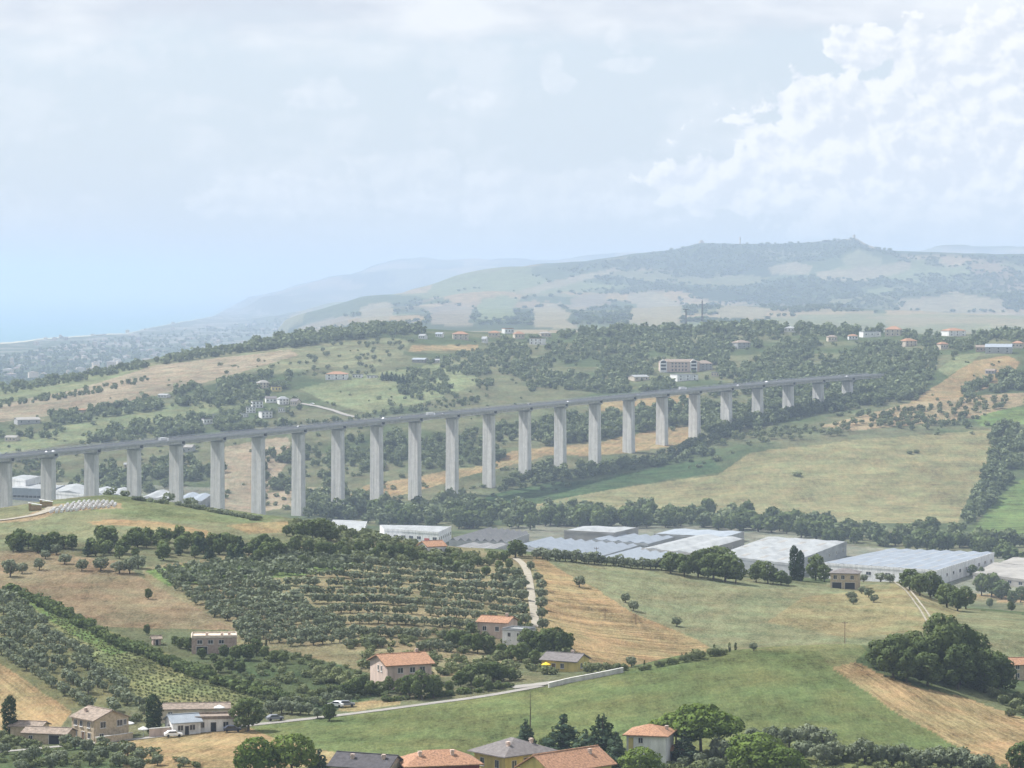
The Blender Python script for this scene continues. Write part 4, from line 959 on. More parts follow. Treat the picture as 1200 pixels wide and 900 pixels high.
for px, py, w, h, wl, rf, kd_, lb in (
    (394, 445, 28, 9, 'white', 'tile', 'hip', 'long house with salmon roof on the green slope'),
    (418, 443, 12, 5, 'white', 'pale_sheet', 'flat', 'low white shed beside the long salmon roofed house'),
    (436, 443, 14, 3, 'white', 'pale_sheet', 'flat', 'low pale shed left of the row of dark conifers'),
    (540, 398, 20, 9, 'cream', 'tile', 'hip', 'cream house with tiled hip roof on the ridge'),
    (494, 397, 9, 5, 'white', 'pale_sheet', 'gable', 'small white house leftmost on the ridge'),
    (514, 395, 9, 5, 'white', 'grey_sheet', 'gable', 'small grey roofed house second on the ridge'),
    (578, 395, 13, 7, 'cream', 'tile', 'hip', 'tan house with orange roof half hidden in ridge trees'),
    (597, 391, 13, 8, 'white', 'tile', 'flat', 'white two storey house on the ridge top'),
    (609, 397, 13, 8, 'cream', 'tile', 'hip', 'cream house just right of the white ridge house'),
    (628, 404, 18, 10, 'white', 'tile_old', 'flat', 'wide white house with dark roof on the ridge slope'),
    (640, 395, 14, 6, 'cream', 'beige_sheet', 'hip', 'pale house behind the wide dark roofed one'),
    (567, 402, 6, 7, 'white', 'pale_sheet', 'gable', 'narrow white house on the slope below the ridge'),
    (512, 425, 7, 4, 'white', 'pale_sheet', 'gable', 'tiny white house on the slope below the ridge houses'),
    (490, 425, 18, 5, 'beige_sheet', 'grey_sheet', 'gable', 'long grey greenhouse on the slope'),
    (190, 466, 14, 4, 'white', 'pale_sheet', 'gable', 'low white house among trees on the left slope'),
    (34, 497, 30, 7, 'concrete_dark', 'beige_sheet', 'gable', 'long pale roofed farm shed on the left slope'),
    (95, 484, 7, 5, 'cream', 'tile', 'hip', 'tiny tan house beside the hedge on the left slope'),
    (12, 517, 16, 6, 'cream', 'beige_sheet', 'gable', 'pale farm building at the left edge above the viaduct'),
    (752, 446, 22, 6, 'cream', 'pale_sheet', 'gable', 'low cream house left of the white hall behind the viaduct'),
    (806, 446, 30, 9, 'white', 'pale_sheet', 'flat', 'white hall below the hotel behind the viaduct'),
    (838, 441, 10, 6, 'cream', 'grey_sheet', 'flat', 'plain building right of the white hall'),
    (872, 408, 20, 9, 'concrete_dark', 'tile_old', 'hip', 'grey building half buried in the wooded hill'),
    (1000, 398, 12, 6, 'white', 'tile', 'hip', 'white house at the left of the right hand ridge group'),
    (1022, 395, 24, 8, 'white', 'pale_sheet', 'flat', 'wide white house on the right hand ridge'),
    (1046, 394, 20, 11, 'cream', 'tile', 'hip', 'tall tan house on the right hand ridge'),
    (1068, 406, 18, 9, 'cream', 'tile', 'hip', 'orange roofed house below the right hand ridge'),
    (976, 400, 12, 7, 'cream', 'tile_old', 'hip', 'brown roofed house among trees left of the right hand ridge'),
    (1107, 409, 12, 8, 'cream', 'tile', 'hip', 'small tan house on the slope at right'),
    (1122, 394, 26, 9, 'white', 'tile', 'hip', 'white house with tiled roof near the conifers on the right ridge'),
    (1170, 414, 34, 10, 'concrete_dark', 'grey_sheet', 'gable', 'long grey roofed building at the right edge'),
    (1150, 412, 14, 7, 'brick', 'tile_old', 'gable', 'dark brick barn beside the long grey roofed building'),
    (1192, 408, 14, 8, 'cream', 'tile', 'hip', 'tiled house at the very right edge of the ridge'),
    (925, 389, 14, 6, 'white', 'pale_sheet', 'hip', 'pale house at the wooded top of the hill'),
    (1160, 438, 12, 5, 'concrete_dark', 'tile_old', 'gable', 'low shed on the tan field at right'),
    (215, 530, 22, 8, 'concrete_dark', 'beige_sheet', 'gable', 'grey farm building seen under the left part of the deck'),
    (150, 548, 10, 5, 'cream', 'pale_sheet', 'gable', 'pale cabin under the deck near the fourth pier')):
    far_house(px, py, w, h, wl, rf, lb, kd_, floors=2 if h > 8 else 1)['group'] = RG
# the hotel with its two gabled white balcony towers
HOUSES_AT.append((797, 436, 50)); hp = at(797, 436, 2600); kk = m_per_px(hp)
hotel = house('hotel', 'pinkish hotel block with two gabled white balcony towers above the viaduct', hp, 46 * kk, 14, 12 * kk, 3 * kk, 6, M['pink'], M['tile_old'], 'hip', wins=sum([row('f', [x * kk for x in (-9, -5, -1, 3, 7)], z * kk, 1.6, 1.6) for z in (2.5, 6.5, 10)], []), cat='hotel', base=4, small=True)
for x in (-20, 16):
    b = MB(); W = 4.0 * kk; h0 = 12 * kk
    b.prism([((x*kk - W), -1.5), ((x*kk + W), -1.5), ((x*kk + W), -.03), ((x*kk - W), -.03)], -3, h0)
    b.add([(x*kk-W, -1.5, h0+.003), (x*kk+W, -1.5, h0+.003), (x*kk, -1.5, h0 + 3.4*kk), (x*kk-W, -.03, h0+.003), (x*kk+W, -.03, h0+.003), (x*kk, -.03, h0+3.4*kk)], [(0,1,2),(5,4,3),(0,3,4,1),(1,4,5,2),(2,5,3,0)])
    tw = b.build('balcony_tower', M['white'], hotel)
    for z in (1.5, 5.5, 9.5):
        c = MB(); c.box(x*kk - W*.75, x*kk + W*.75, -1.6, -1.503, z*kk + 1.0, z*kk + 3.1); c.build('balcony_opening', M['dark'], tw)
for px, py, w, h, lb in ((826, 434, 20, 11, 'grey apartment block right beside the hotel'),):
    far_house(px, py, w, h, 'concrete_dark', 'tile_old', lb, 'hip', 6, 2600, 'apartment block', 4, 3)

# the seaside town on the coastal plain, far off in the haze
def town():
    rng = np.random.default_rng(3)
    b = MB()
    n = 0
    while n < 230:
        px = rng.uniform(-60, 345); py = rng.uniform(368, 470)
        p = at(px, py, 4700)
        if p.z > 30 or p[1] > coastD[min(np.searchsorted(cols, px), NC - 1)] - 60 or p[1] < 4700: 
            n += .2; continue
        if fbm(np.array([p[0] / 400.0]), np.array([p[1] / 900.0]), 3, 8)[0] < .43: n += .2; continue
        w, d, h = rng.uniform(7, 22), rng.uniform(9, 26), rng.choice([5, 7, 9, 12, 18], p=[.3, .3, .2, .15, .05])
        R = Matrix.Translation((p[0], p[1], p[2])) @ Matrix.Rotation(rng.uniform(-.6, .6), 4, 'Z')
        mi = int(rng.choice(3, p=[.45, .35, .2]))
        b.box(-w/2, w/2, -d/2, d/2, -3, h, mi, R)
        vs = [R @ Vector(q) for q in ((-w/2-.5, -d/2-.5, h+.01), (w/2+.5, -d/2-.5, h+.01), (w/2+.5, d/2+.5, h+.01), (-w/2-.5, d/2+.5, h+.01), (0, -d/4, h+2.4), (0, d/4, h+2.4))]
        b.add(vs, [(0,1,4),(1,2,5,4),(2,3,5),(3,0,4,5),(3,2,1,0)], 3 if rng.random() < .6 else 2)
        n += 1
    tag(b.build('seaside_town', [M['cream'], M['stone'], M['beige_sheet'], M['tile_old']]), 'hazy seaside town spread along the distant coast', 'town', kind='stuff')
town()
# church towers and villages on the skyline of the far hill
for px, h, w, lb in ((868, 32, 5, 'slim square tower on the skyline of the far hill'), (1002, 16, 9, 'stubby tower on the peak of the far hill'), (823, 11, 16, 'blocky building on the left summit of the far hill')):
    x = 12950 * (px - CX) / F; p = Vector((x, 12970, ground(x, 12970) - 2))
    house('hilltop_tower' if w < 10 else 'hilltop_building', lb, p, w, w, h, w * .4, 15, M['cream'], M['tile_old'], 'hip', cat='tower' if w < 10 else 'building', wins=row('f', (0,), h * .8, 2, 3), small=True)

# ------------------------------------------------------------------ roads and tracks, laid over the ground
def ribbon(name, label, pts, width, mat, lift=.12, cat=None, kind='structure', dmin=300, seg=5.0, twin=False):
    P = [at(px, py, dmin) for px, py in pts]
    Q = []
    for a, b_ in zip(P[:-1], P[1:]):
        n = max(1, int((b_ - a).length / seg))
        Q += [a.lerp(b_, i / n) for i in range(n)]
    Q.append(P[-1])
    A = np.array([(q.x, q.y) for q in Q])
    for _ in range(6):
        A[1:-1] = (A[:-2] + 2 * A[1:-1] + A[2:]) / 4
    T = np.gradient(A, axis=0); T /= np.linalg.norm(T, axis=1)[:, None] + 1e-9
    b = MB(); vs, fs = [], []
    for (x, y), t in zip(A, T):
        for j in range(5):
            s = (j / 4 - .5) * width
            X, Y_ = x - t[1] * s, y + t[0] * s
            vs.append((X, Y_, max(ground(X, Y_), ground(x, y) - .15) + lift))
    for i in range(len(A) - 1):
        for j in ((0, 3) if twin else range(4)): fs.append((i*5+j, (i+1)*5+j, (i+1)*5+j+1, i*5+j+1))
    b.add(vs, fs)
    return tag(b.build(name, mat), label, cat, kind=kind)
ribbon('country_lane', 'pale country lane running past the farmhouse and up along the green field', [(-30,884),(20,879),(60,875),(105,871),(140,868),(200,861),(270,853.5),(330,846),(390,838.5),(440,833),(480,828.5),(520,823),(560,818),(600,811),(634,804)], 3.3, M['road'])
ribbon('driveway', 'pale forecourt where the lane meets the yellow bungalow', [(600,806),(634,804),(655,799)], 5.5, M['road'], lift=.18)
ribbon('gravel_track', 'pale gravel track climbing the ridge between grove and straw slope', [(603,654),(612,660),(618,670),(621,685),(623,700),(626,718),(628,735)], 2.6, M['track'], lift=.25)
ribbon('gravel_track', 'worn twin track crossing the brown spur', [(1036,679),(1052,684),(1064,692),(1074,705),(1086,722),(1094,736)], 2.6, M['track'], lift=.2, twin=True)
ribbon('farm_track', 'earth track leading to the bales on the hilltop', [(-30,612),(10,609),(40,606),(54,600),(62,594)], 4.0, M['track'], lift=.25)
ribbon('side_road', 'pale road running down from the hamlet behind the viaduct', [(352,473),(370,476),(390,481),(405,487),(416,489)], 6, M['road'], lift=.5, dmin=2200)
ribbon('valley_track', 'pale track beside the piers at the edge of the dark crop', [(520,587),(535,590),(552,595)], 5, M['track'], lift=.5, dmin=2100)
# ------------------------------------------------------------------ vegetation
def foliage_mat(name, dark, light, src):
    m = bpy.data.materials.new(name); m.use_nodes = True
    N = NT(m.node_tree)
    if src == 'object':
        t = N.n('ShaderNodeObjectInfo').outputs['Random']
    else:
        t = N.n('ShaderNodeAttribute', attribute_name='tint').outputs['Fac']
    g = N.n('ShaderNodeNewGeometry').outputs['Position']
    nz = N.noise(g, 0.9, 3.0, 0.7)
    f = N.m('ADD', N.m('MULTIPLY', t, 0.55), N.m('MULTIPLY', N.rng(nz, .3, .7), 0.45))
    c = N.mix(f, dark + (1,), light + (1,))
    d = N.n('ShaderNodeBsdfDiffuse', i_Color=c)
    tr = N.n('ShaderNodeBsdfTranslucent', i_Color=N.mix(0.5, c, (0.14, 0.17, 0.03, 1)))
    mx = N.n('ShaderNodeMixShader', i_0=0.24); N.put(mx, 1, d); N.put(mx, 2, tr)
    N.n('ShaderNodeOutputMaterial', i_Surface=mx)
    return m
FOL = {}
for nm, dk, lt in (('broadleaf', (0.058, 0.086, 0.036), (0.155, 0.19, 0.078)), ('olive', (0.110, 0.135, 0.088), (0.235, 0.26, 0.178)), ('cypress', (0.024, 0.040, 0.020), (0.045, 0.066, 0.032)),
                   ('pine', (0.080, 0.125, 0.032), (0.17, 0.225, 0.06)), ('cedar', (0.040, 0.066, 0.044), (0.09, 0.125, 0.078)), ('oak', (0.052, 0.078, 0.034), (0.14, 0.17, 0.07)),
                   ('bush', (0.095, 0.118, 0.058), (0.20, 0.22, 0.115)), ('reed', (0.15, 0.18, 0.08), (0.26, 0.28, 0.15)), ('wood', (0.080, 0.108, 0.062), (0.225, 0.255, 0.14)), ('vine', (0.15, 0.17, 0.08), (0.20, 0.215, 0.11))):
    FOL[nm] = (foliage_mat(nm + '_leaves', dk, lt, 'object'), foliage_mat(nm + '_leaves_mass', dk, lt, 'mass'))
BARK = simple_mat('bark', (0.10, 0.08, 0.062), var=0.2, scale=2.0)

def leaf_cloud(rng, lumps, nq, leaf, jitter=.55):
    """leaf clumps spread over and just under the surface of overlapping lumps; returns verts, quads, normals"""
    L = np.array([(*c, *r) for c, r in lumps], float)
    area = (L[:, 3] * L[:, 4] + L[:, 4] * L[:, 5] + L[:, 3] * L[:, 5])
    pts, nrm = [], []
    cen = L[:, :3].mean(0)
    got = 0
    while got < nq:
        m = nq * 2
        i = rng.choice(len(L), m, p=area / area.sum())
        v = rng.normal(size=(m, 3)); v /= np.linalg.norm(v, axis=1)[:, None]
        rad = 1.0 - np.abs(rng.normal(0, .13, m)); rad += rng.normal(0, .05, m)
        p = L[i, :3] + v * L[i, 3:] * rad[:, None]
        q = (p[:, None, :] - L[None, :, :3]) / L[None, :, 3:]
        inside = ((q ** 2).sum(-1) < .55).any(1)
        ok = ~inside
        n = v / L[i, 3:]; n /= np.linalg.norm(n, axis=1)[:, None]
        pts.append(p[ok]); nrm.append(n[ok]); got += int(ok.sum())
        if got == 0: break
    p = np.concatenate(pts)[:nq]; n = np.concatenate(nrm)[:nq]
    o = n + rng.normal(0, jitter, n.shape); o /= np.linalg.norm(o, axis=1)[:, None]
    t = np.cross(o, rng.normal(size=o.shape)); t /= np.linalg.norm(t, axis=1)[:, None] + 1e-9
    b = np.cross(o, t)
    s = leaf * rng.uniform(.6, 1.35, (len(p), 1)); r = rng.uniform(.55, 1.0, (len(p), 1))
    V = np.stack([p - t*s - b*s*r, p + t*s - b*s*r*.6, p + t*s*.8 + b*s*r, p - t*s*.7 + b*s*r*.8], 1).reshape(-1, 3)
    sm = n * .62 + o * .5; sm /= np.linalg.norm(sm, axis=1)[:, None]
    return V, np.arange(len(V)).reshape(-1, 4), np.repeat(sm, 4, 0)

def lumps_for(kind, rng):
    L = []
    if kind in ('broadleaf', 'oak'):
        L.append(((0, 0, .50), (.27, .27, .32)))
        for i in range(14):
            a = i * 2.4 + rng.uniform(-.4, .4); e = -1.0 + 2.3 * (i + rng.uniform(0, 1)) / 14
            R = rng.uniform(.20, .27)
            L.append(((R*math.cos(a)*math.cos(e), R*math.sin(a)*math.cos(e), .50 + .33*math.sin(e)), tuple(rng.uniform(.11, .20) * np.array((1, 1, .9)))))
    elif kind == 'olive':
        L.append(((0, 0, .52), (.30, .30, .30)))
        for i in range(10):
            a = i * 2.4 + rng.uniform(-.4, .4); e = -.9 + 2.0 * (i + rng.uniform(0, 1)) / 10; R = rng.uniform(.24, .36)
            L.append(((R*math.cos(a)*math.cos(e), R*math.sin(a)*math.cos(e), .52 + .29*math.sin(e)), tuple(rng.uniform(.16, .24) * np.array((1, 1, .8)))))
    elif kind == 'cypress':
        for z, r in ((.10, .14), (.22, .165), (.36, .175), (.5, .178), (.64, .175), (.77, .165), (.87, .135), (.935, .08)):
            L.append(((rng.uniform(-.02, .02), rng.uniform(-.02, .02), z), (r, r, .12)))
    elif kind == 'umbrella':
        for i in range(30):
            a = i * 2.4; R = .55 * math.sqrt((i + .5) / 30)
            L.append(((R*math.cos(a), R*math.sin(a), .80 - 1.0 * R * R + rng.uniform(-.06, .03)), tuple(rng.uniform(.11, .16) * np.array((1, 1, .85)))))
        for i in range(9):
            a = i * .7; L.append(((.34*math.cos(a), .34*math.sin(a), .50 + rng.uniform(-.08, .06)), tuple(rng.uniform(.13, .19) * np.array((1, 1, .8)))))
    elif kind == 'roundpine':
        for i in range(16):
            a = i * 2.4; e = -0.5 + 1.9 * (i + .5) / 16; R = .33
            L.append(((R*math.cos(a)*math.cos(e), R*math.sin(a)*math.cos(e), .56 + .30*math.sin(e)), tuple(rng.uniform(.15, .21) * np.array((1, 1, .9)))))
    elif kind == 'cedar':
        for k, (z, R) in enumerate(((.2, .30), (.33, .29), (.46, .24), (.59, .19), (.72, .14), (.84, .08), (.94, .03))):
            n = 5 if R > .12 else 2
            for i in range(n):
                a = i * 2 * math.pi / n + k * .9 + rng.uniform(-.3, .3)
                q = R * rng.uniform(.45, .85)
                L.append(((q*math.cos(a), q*math.sin(a), z + rng.uniform(-.04, .03)), (max(.05, R*.52), max(.05, R*.52), .075)))
    elif kind == 'bush':
        for i in range(7):
            a = i * 2.4; R = .30 * rng.uniform(.4, 1.1)
            L.append(((R*math.cos(a), R*math.sin(a), .42 + rng.uniform(-.12, .16)), tuple(rng.uniform(.24, .36) * np.array((1, 1, .95)))))
    return L
def trunk_mb(kind, rng):
    b = MB()
    top = dict(broadleaf=.55, oak=.55, olive=.5, cypress=.5, umbrella=.74, roundpine=.6, cedar=.95, bush=.3)[kind]
    r = dict(umbrella=.022, olive=.045, cedar=.022).get(kind, .028)
    bend = rng.uniform(-.03, .03)
    b.tube((0, 0, -.12), (bend, 0, top * .55), r * 1.25, r * .8, 7)
    b.tube((bend, 0, top * .55), (0, 0, top), r * .8, r * .4, 6)
    if kind not in ('cypress', 'cedar', 'bush'):
        for i in range(4):
            a = i * 1.57 + rng.uniform(-.4, .4); R = .40 if kind == 'umbrella' else .24
            b.tube((bend, 0, top * .55), (R * math.cos(a), R * math.sin(a), top + rng.uniform(-.03, .12)), r * .6, r * .2, 5)
    return b
NQ = dict(broadleaf=(1300, .034), oak=(1900, .028), olive=(800, .046), cypress=(2200, .018), umbrella=(4200, .026), roundpine=(2600, .027), cedar=(1500, .028), bush=(500, .06))
TEMPL, LOWT = {}, {}
FMAT = dict(broadleaf='broadleaf', oak='oak', olive='olive', cypress='cypress', umbrella='pine', roundpine='pine', cedar='cedar', bush='bush')
for ki, kind in enumerate(NQ):
    for v in range(4 if kind in ('broadleaf', 'olive', 'oak', 'bush') else 2):
        rng = np.random.default_rng(100 * ki + v)
        L = lumps_for(kind, rng)
        V, Q, Nm = leaf_cloud(rng, L, *NQ[kind], .3 if kind == 'cypress' else .55)
        TEMPL[kind, v] = (np_mesh('crown', V, Q, [FOL[FMAT[kind]][0]], normals=Nm), trunk_mb(kind, rng).mesh('trunk', BARK))
        # a lighter tree for the groves: crown and trunk in one mesh
        V, Q, Nm = leaf_cloud(rng, L, 240 if kind != 'cypress' else 160, .075 if kind != 'cypress' else .05)
        k = 6; ring = np.array([(.035*math.cos(2*math.pi*i/k), .035*math.sin(2*math.pi*i/k)) for i in range(k)])
        TV = np.concatenate([np.c_[ring * 1.2, np.full(k, -.1)], np.c_[ring, np.full(k, .5)]]); o = len(V)
        TQ = np.array([(o+i, o+(i+1) % k, o+k+(i+1) % k, o+k+i) for i in range(k)])
        TN = np.concatenate([np.c_[ring, np.zeros(k)]] * 2) / .035
        me = np_mesh('small_tree', np.concatenate([V, TV]), np.concatenate([Q, TQ]), [FOL[FMAT[kind]][0], BARK], normals=np.concatenate([Nm, TN]), mat_idx=[0] * len(Q) + [1] * k)
        LOWT[kind, v] = (leaf_cloud(rng, L, 110, .105 if kind != 'cypress' else .07), leaf_cloud(rng, L, 44, .16 if kind != 'cypress' else .1), me)
        # note: the middle entry is for trees of only a few pixels
NVAR = {k: sum(1 for q in TEMPL if q[0] == k) for k in NQ}
NAMES = dict(broadleaf='broadleaf_tree', oak='oak_tree', olive='olive_tree', cypress='cypress_tree', umbrella='umbrella_pine', roundpine='pine_tree', cedar='cedar_tree', bush='bush')
CATS = dict(broadleaf='tree', oak='tree', olive='olive tree', cypress='cypress', umbrella='pine tree', roundpine='pine tree', cedar='conifer', bush='bush')
tr = random.Random(77)
PROTO = {}
def tree(kind, p, h, label, wide=1.0, group=None, parts=True, name=None, cat=None):
    v = tr.randrange(NVAR[kind]); nm = name or NAMES[kind]; cat = cat or CATS[kind]
    q = tr.uniform(.86, 1.18)
    s = (h * wide * q, h * wide * q * tr.uniform(.9, 1.1), h * tr.uniform(.94, 1.06)); rz = tr.uniform(0, 6.28)
    if parts:
        r = empty(nm, p, rz)
        link('crown', TEMPL[kind, v][0], r)
        if kind != 'bush': link('trunk', TEMPL[kind, v][1], r)
    else:
        r = link(nm, LOWT[kind, v][2], None, p); r.rotation_euler = (0, 0, rz)
    r.scale = s
    return tag(r, label, cat, group)
def tree_px(kind, px, py, hpx, label, wide=1.0, group=None, parts=True, dmin=300, **kw):
    p = at(px, py, dmin)
    return tree(kind, p, hpx * m_per_px(p), label, wide, group, parts, **kw)

class Mass:
    """many far trees joined in one object (woods and groves that nobody could count)"""
    def __init__(self): self.V, self.Q, self.N, self.T, self.n = [], [], [], [], 0
    def add(self, kind, p, h, wide, rng, fine=True):
        v = int(rng.integers(NVAR[kind])); V, Q, Nm = LOWT[kind, v][0 if fine else 1]
        a = rng.uniform(0, 6.28); c, s = math.cos(a), math.sin(a); wide = wide * rng.uniform(.8, 1.3)
        R = np.array([[c, -s, 0], [s, c, 0], [0, 0, 1]])
        self.V.append((V * (h * wide, h * wide, h)) @ R.T + np.array(p)); self.N.append(Nm @ R.T)
        self.Q.append(Q + self.n); self.n += len(V)
        self.T.append(np.full(len(V), rng.uniform(0, 1)))
    def build(self, name, mat, label, cat):
        if not self.V: return
        me = np_mesh(name, np.concatenate(self.V), np.concatenate(self.Q), [mat], normals=np.concatenate(self.N), attrs={'tint': np.concatenate(self.T)})
        return tag(link(name, me), label, cat, kind='stuff')
def sample_poly(poly, n, rng, gap=0.0, gscale=25.0, seed=0):
    xs = [p[0] for p in poly]; ys = [p[1] for p in poly]
    out = []
    tries = 0
    while len(out) < n and tries < n * 60:
        tries += 1
        x, y = rng.uniform(min(xs), max(xs)), rng.uniform(min(ys), max(ys))
        if not in_poly(np.array([x]), np.array([y]), poly)[0]: continue
        if gap and fbm(np.array([x / gscale]), np.array([y / gscale * 2]), 3, seed)[0] < gap: continue
        out.append((x, y))
    return out
def grid_poly(poly, sx, sy, ang, rng, d0, d1, jit=.25, skip=.06):
    """planting grid in metres inside a field outline given in the photograph"""
    P = [at(px, py, d0) for px, py in poly]
    c, s = math.cos(math.radians(ang)), math.sin(math.radians(ang))
    xs = [p.x for p in P]; ys = [p.y for p in P]
    cx, cy = (min(xs) + max(xs)) / 2, (min(ys) + max(ys)) / 2
    R = max(max(xs) - min(xs), max(ys) - min(ys)) * .75
    out = []
    for i in range(int(-R / sx), int(R / sx) + 1):
        for j in range(int(-R / sy), int(R / sy) + 1):
            u, v = i * sx + rng.uniform(-jit, jit) * sx * .5, j * sy + rng.uniform(-jit, jit) * sy * .5
            x, y = cx + u * c - v * s, cy + u * s + v * c
            if y < d0 or y > d1: continue
            z = ground(x, y); e = project((x, y, z))
            if in_poly(np.array([e[0]]), np.array([e[1]]), poly)[0] and rng.random() > skip: out.append((x, y, z))
    return out

# ---- near and single trees
tree_px('cypress', 11, 862, 44, 'dark columnar cypress at the left edge beside the farm outbuildings', 1.25)
tree_px('cypress', 180, 860, 46, 'dark columnar cypress between farmhouse and white bungalow', 1.1)
tree_px('broadleaf', 291, 857, 40, 'round dark tree beside the lane right of the bungalows', 1.2)
tree_px('broadleaf', 386, 845, 23, 'small round tree on the lane edge by the green field', 1.0)
tree_px('olive', 372, 842, 14, 'small olive just left of the round tree on the lane edge', 1.0)
tree_px('roundpine', 300, 918, 52, 'bright green bushy pine at the lower edge, left of the pair', 1.25)
tree_px('roundpine', 342, 916, 54, 'bright green bushy pine at the lower edge, right of the pair', 1.25)
tree_px('cedar', 374, 912, 34, 'small grey green conifer beside the bright pines', 1.2)
tree_px('cedar', 616, 884, 40, 'dark conifer behind the grey hipped roof', 1.2)
tree_px('cedar', 660, 892, 52, 'dark bushy cedar behind the yellow house', 1.4)
tree_px('cedar', 706, 900, 62, 'largest dark cedar left of the white villa', 1.4)
tree_px('cedar', 722, 905, 50, 'lower dark cedar against the white villa wall', 1.2)
tree_px('cedar', 686, 898, 44, 'grey green cedar between the two tall cedars', 1.2)
tree_px('broadleaf', 640, 886, 26, 'low leafy tree between the conifers behind the grey roof', 1.1)
tree_px('umbrella', 822, 886, 66, 'wide flat topped umbrella pine right of the white villa', 1.25)
tree_px('umbrella', 792, 884, 54, 'smaller umbrella pine pressed against the wide one', 1.1)
tree_px('cedar', 802, 893, 34, 'dark conifer under the umbrella pines', 1.5)
tree_px('roundpine', 886, 918, 56, 'bright bushy pine at the lower edge below the olives', 1.3)
tree_px('roundpine', 916, 922, 48, 'bright bushy pine right of its neighbour at the lower edge', 1.2)
tree_px('roundpine', 752, 915, 36, 'low bright pine at the lower edge below the white villa', 1.4)
tree_px('broadleaf', 1196, 908, 40, 'leafy yellow green tree in the lower right corner', 1.1)
tree_px('olive', 845, 892, 30, 'grey olive below the umbrella pine', 1.1)
tree_px('olive', 866, 885, 26, 'silvery olive right of the umbrella pine', 1.1)
G1 = 'olive trees behind the bright pines'
for px, py, h in ((884, 876, 24), (905, 872, 22), (925, 876, 26), (946, 876, 28), (964, 878, 28), (898, 888, 24), (940, 892, 28), (962, 896, 26), (980, 892, 24), (876, 894, 22), (820, 898, 18), (800, 902, 16), (838, 904, 18)):
    tree_px('olive', px, py, h, 'grey green olive in the cluster behind the bright pines', 1.05, G1)
G2 = 'row of olive trees below the green field'
for i in range(12):
    px = 1002 + i * 14 + tr.uniform(-3, 3); tree_px('olive', px, 893 + i * 1.2 + tr.uniform(-2, 2), 26 + tr.uniform(-4, 5), 'grey olive in the row below the green field at lower right', 1.0, G2)
G3 = 'olives and bushes in front of the farmhouse'
for px, py, h in ((40, 890, 18), (28, 893, 15), (70, 895, 18), (102, 884, 20), (88, 878, 16), (78, 874, 14), (118, 888, 16), (135, 884, 16), (150, 886, 18), (165, 892, 16), (105, 897, 20), (140, 898, 18), (160, 903, 18), (185, 897, 14), (5, 884, 14), (215, 898, 12), (120, 876, 14), (176, 886, 12), (60, 902, 18), (25, 905, 16)):
    tree_px('olive', px, py, h, 'round grey olive in front of the farmhouse below the lane', 1.1, G3)
G4 = 'shrubs around the farm outbuildings'
for px, py, h in ((8, 872, 14), (22, 873, 12), (34, 876, 14), (45, 868, 9), (2, 866, 14), (160, 845, 10), (152, 848, 10)):
    tree_px('bush', px, py, h, 'green shrub against the farm outbuildings', 1.2, G4)

G5 = 'trees of the dark wood beside the straw strip'
for px, py, h, w in ((1032, 790, 42, 1.0), (1046, 800, 46, 1.0), (1062, 806, 50, 1.0), (1078, 800, 58, 1.0), (1094, 802, 62, 1.0), (1110, 806, 66, 1.0), (1126, 808, 66, 1.0), (1142, 812, 62, 1.0), (1158, 816, 58, 1.0), (1170, 818, 50, 1.0),
                     (1102, 794, 68, 1.0), (1120, 796, 68, 1.0), (1136, 800, 64, 1.0), (1054, 790, 42, 1.0), (1070, 790, 52, 1.0), (1176, 812, 40, 1.0), (1086, 810, 46, 1.1), (1120, 814, 48, 1.1), (1150, 818, 44, 1.1)):
    tree_px('oak', px + tr.uniform(-4, 4), py - 6, h * tr.uniform(.78, 1.12), 'dense dark oak in the wood beside the straw strip', w * 1.05, G5)
G6 = 'grey shrubs at the edge of the straw strip'
for px, py, h in ((1142, 808, 14), (1152, 812, 15), (1165, 818, 15), (1177, 826, 15), (1190, 830, 14), (1198, 838, 14), (1134, 806, 12), (1185, 840, 12), (1195, 822, 14)):
    tree_px('bush', px, py, h, 'silvery shrub along the upper edge of the straw strip', 1.1, G6)

# ---- spur on the right
for px, py, h, lb in ((679, 688, 15, 'lone dark round tree highest on the straw slope'), (733, 706, 13, 'dark tree behind its twin in the middle of the straw slope'), (742, 716, 14, 'dark tree in front of its twin in the middle of the straw slope'), (793, 734, 12, 'lone dark tree lowest on the pasture'), (883, 763, 11, 'dark bush on the crest of the green field'),
                      (740, 782, 14, 'dark round bush at the end of the white wall')):
    tree_px('olive', px, py, h, lb, 1.0)
G7 = 'big dark trees at the top of the pasture'
for px, py, h in ((786, 672, 26), (802, 676, 30), (818, 676, 32), (836, 680, 36), (850, 682, 38), (862, 684, 30), (796, 668, 22), (826, 672, 30), (845, 672, 34)):
    tree_px('broadleaf', px, py, h, 'big dark tree in the clump at the top of the pasture', 1.15, G7)
G8 = 'trees around the red roofed house'
for px, py, h in ((886, 682, 24), (900, 684, 28), (915, 686, 17), (924, 686, 12), (890, 676, 20), (906, 684, 14)):
    tree_px('broadleaf', px, py, h, 'leafy tree in front of the red roofed house', 1.1, G8)
tree_px('cypress', 931, 680, 40, 'tall dark cypress in front of the big pale factory', .85)
tree_px('cypress', 938, 681, 34, 'shorter dark cypress at the right of the tall one', .85)
tree_px('broadleaf', 956, 680, 30, 'light green tree right of the two cypresses', 1.0)
tree_px('broadleaf', 966, 682, 22, 'dark bushy tree left of the unfinished house', 1.1)
G9 = 'shrubs below the unfinished house'
for px, py, h in ((998, 702, 10), (1010, 696, 10), (1018, 700, 11), (1024, 706, 10), (1012, 682, 10), (1022, 680, 12), (1032, 682, 11), (1043, 683, 11), (1000, 708, 8)):
    tree_px('olive', px, py, h, 'olive or shrub around the unfinished house', 1.2, G9)
G10 = 'dark trees right of the twin track'
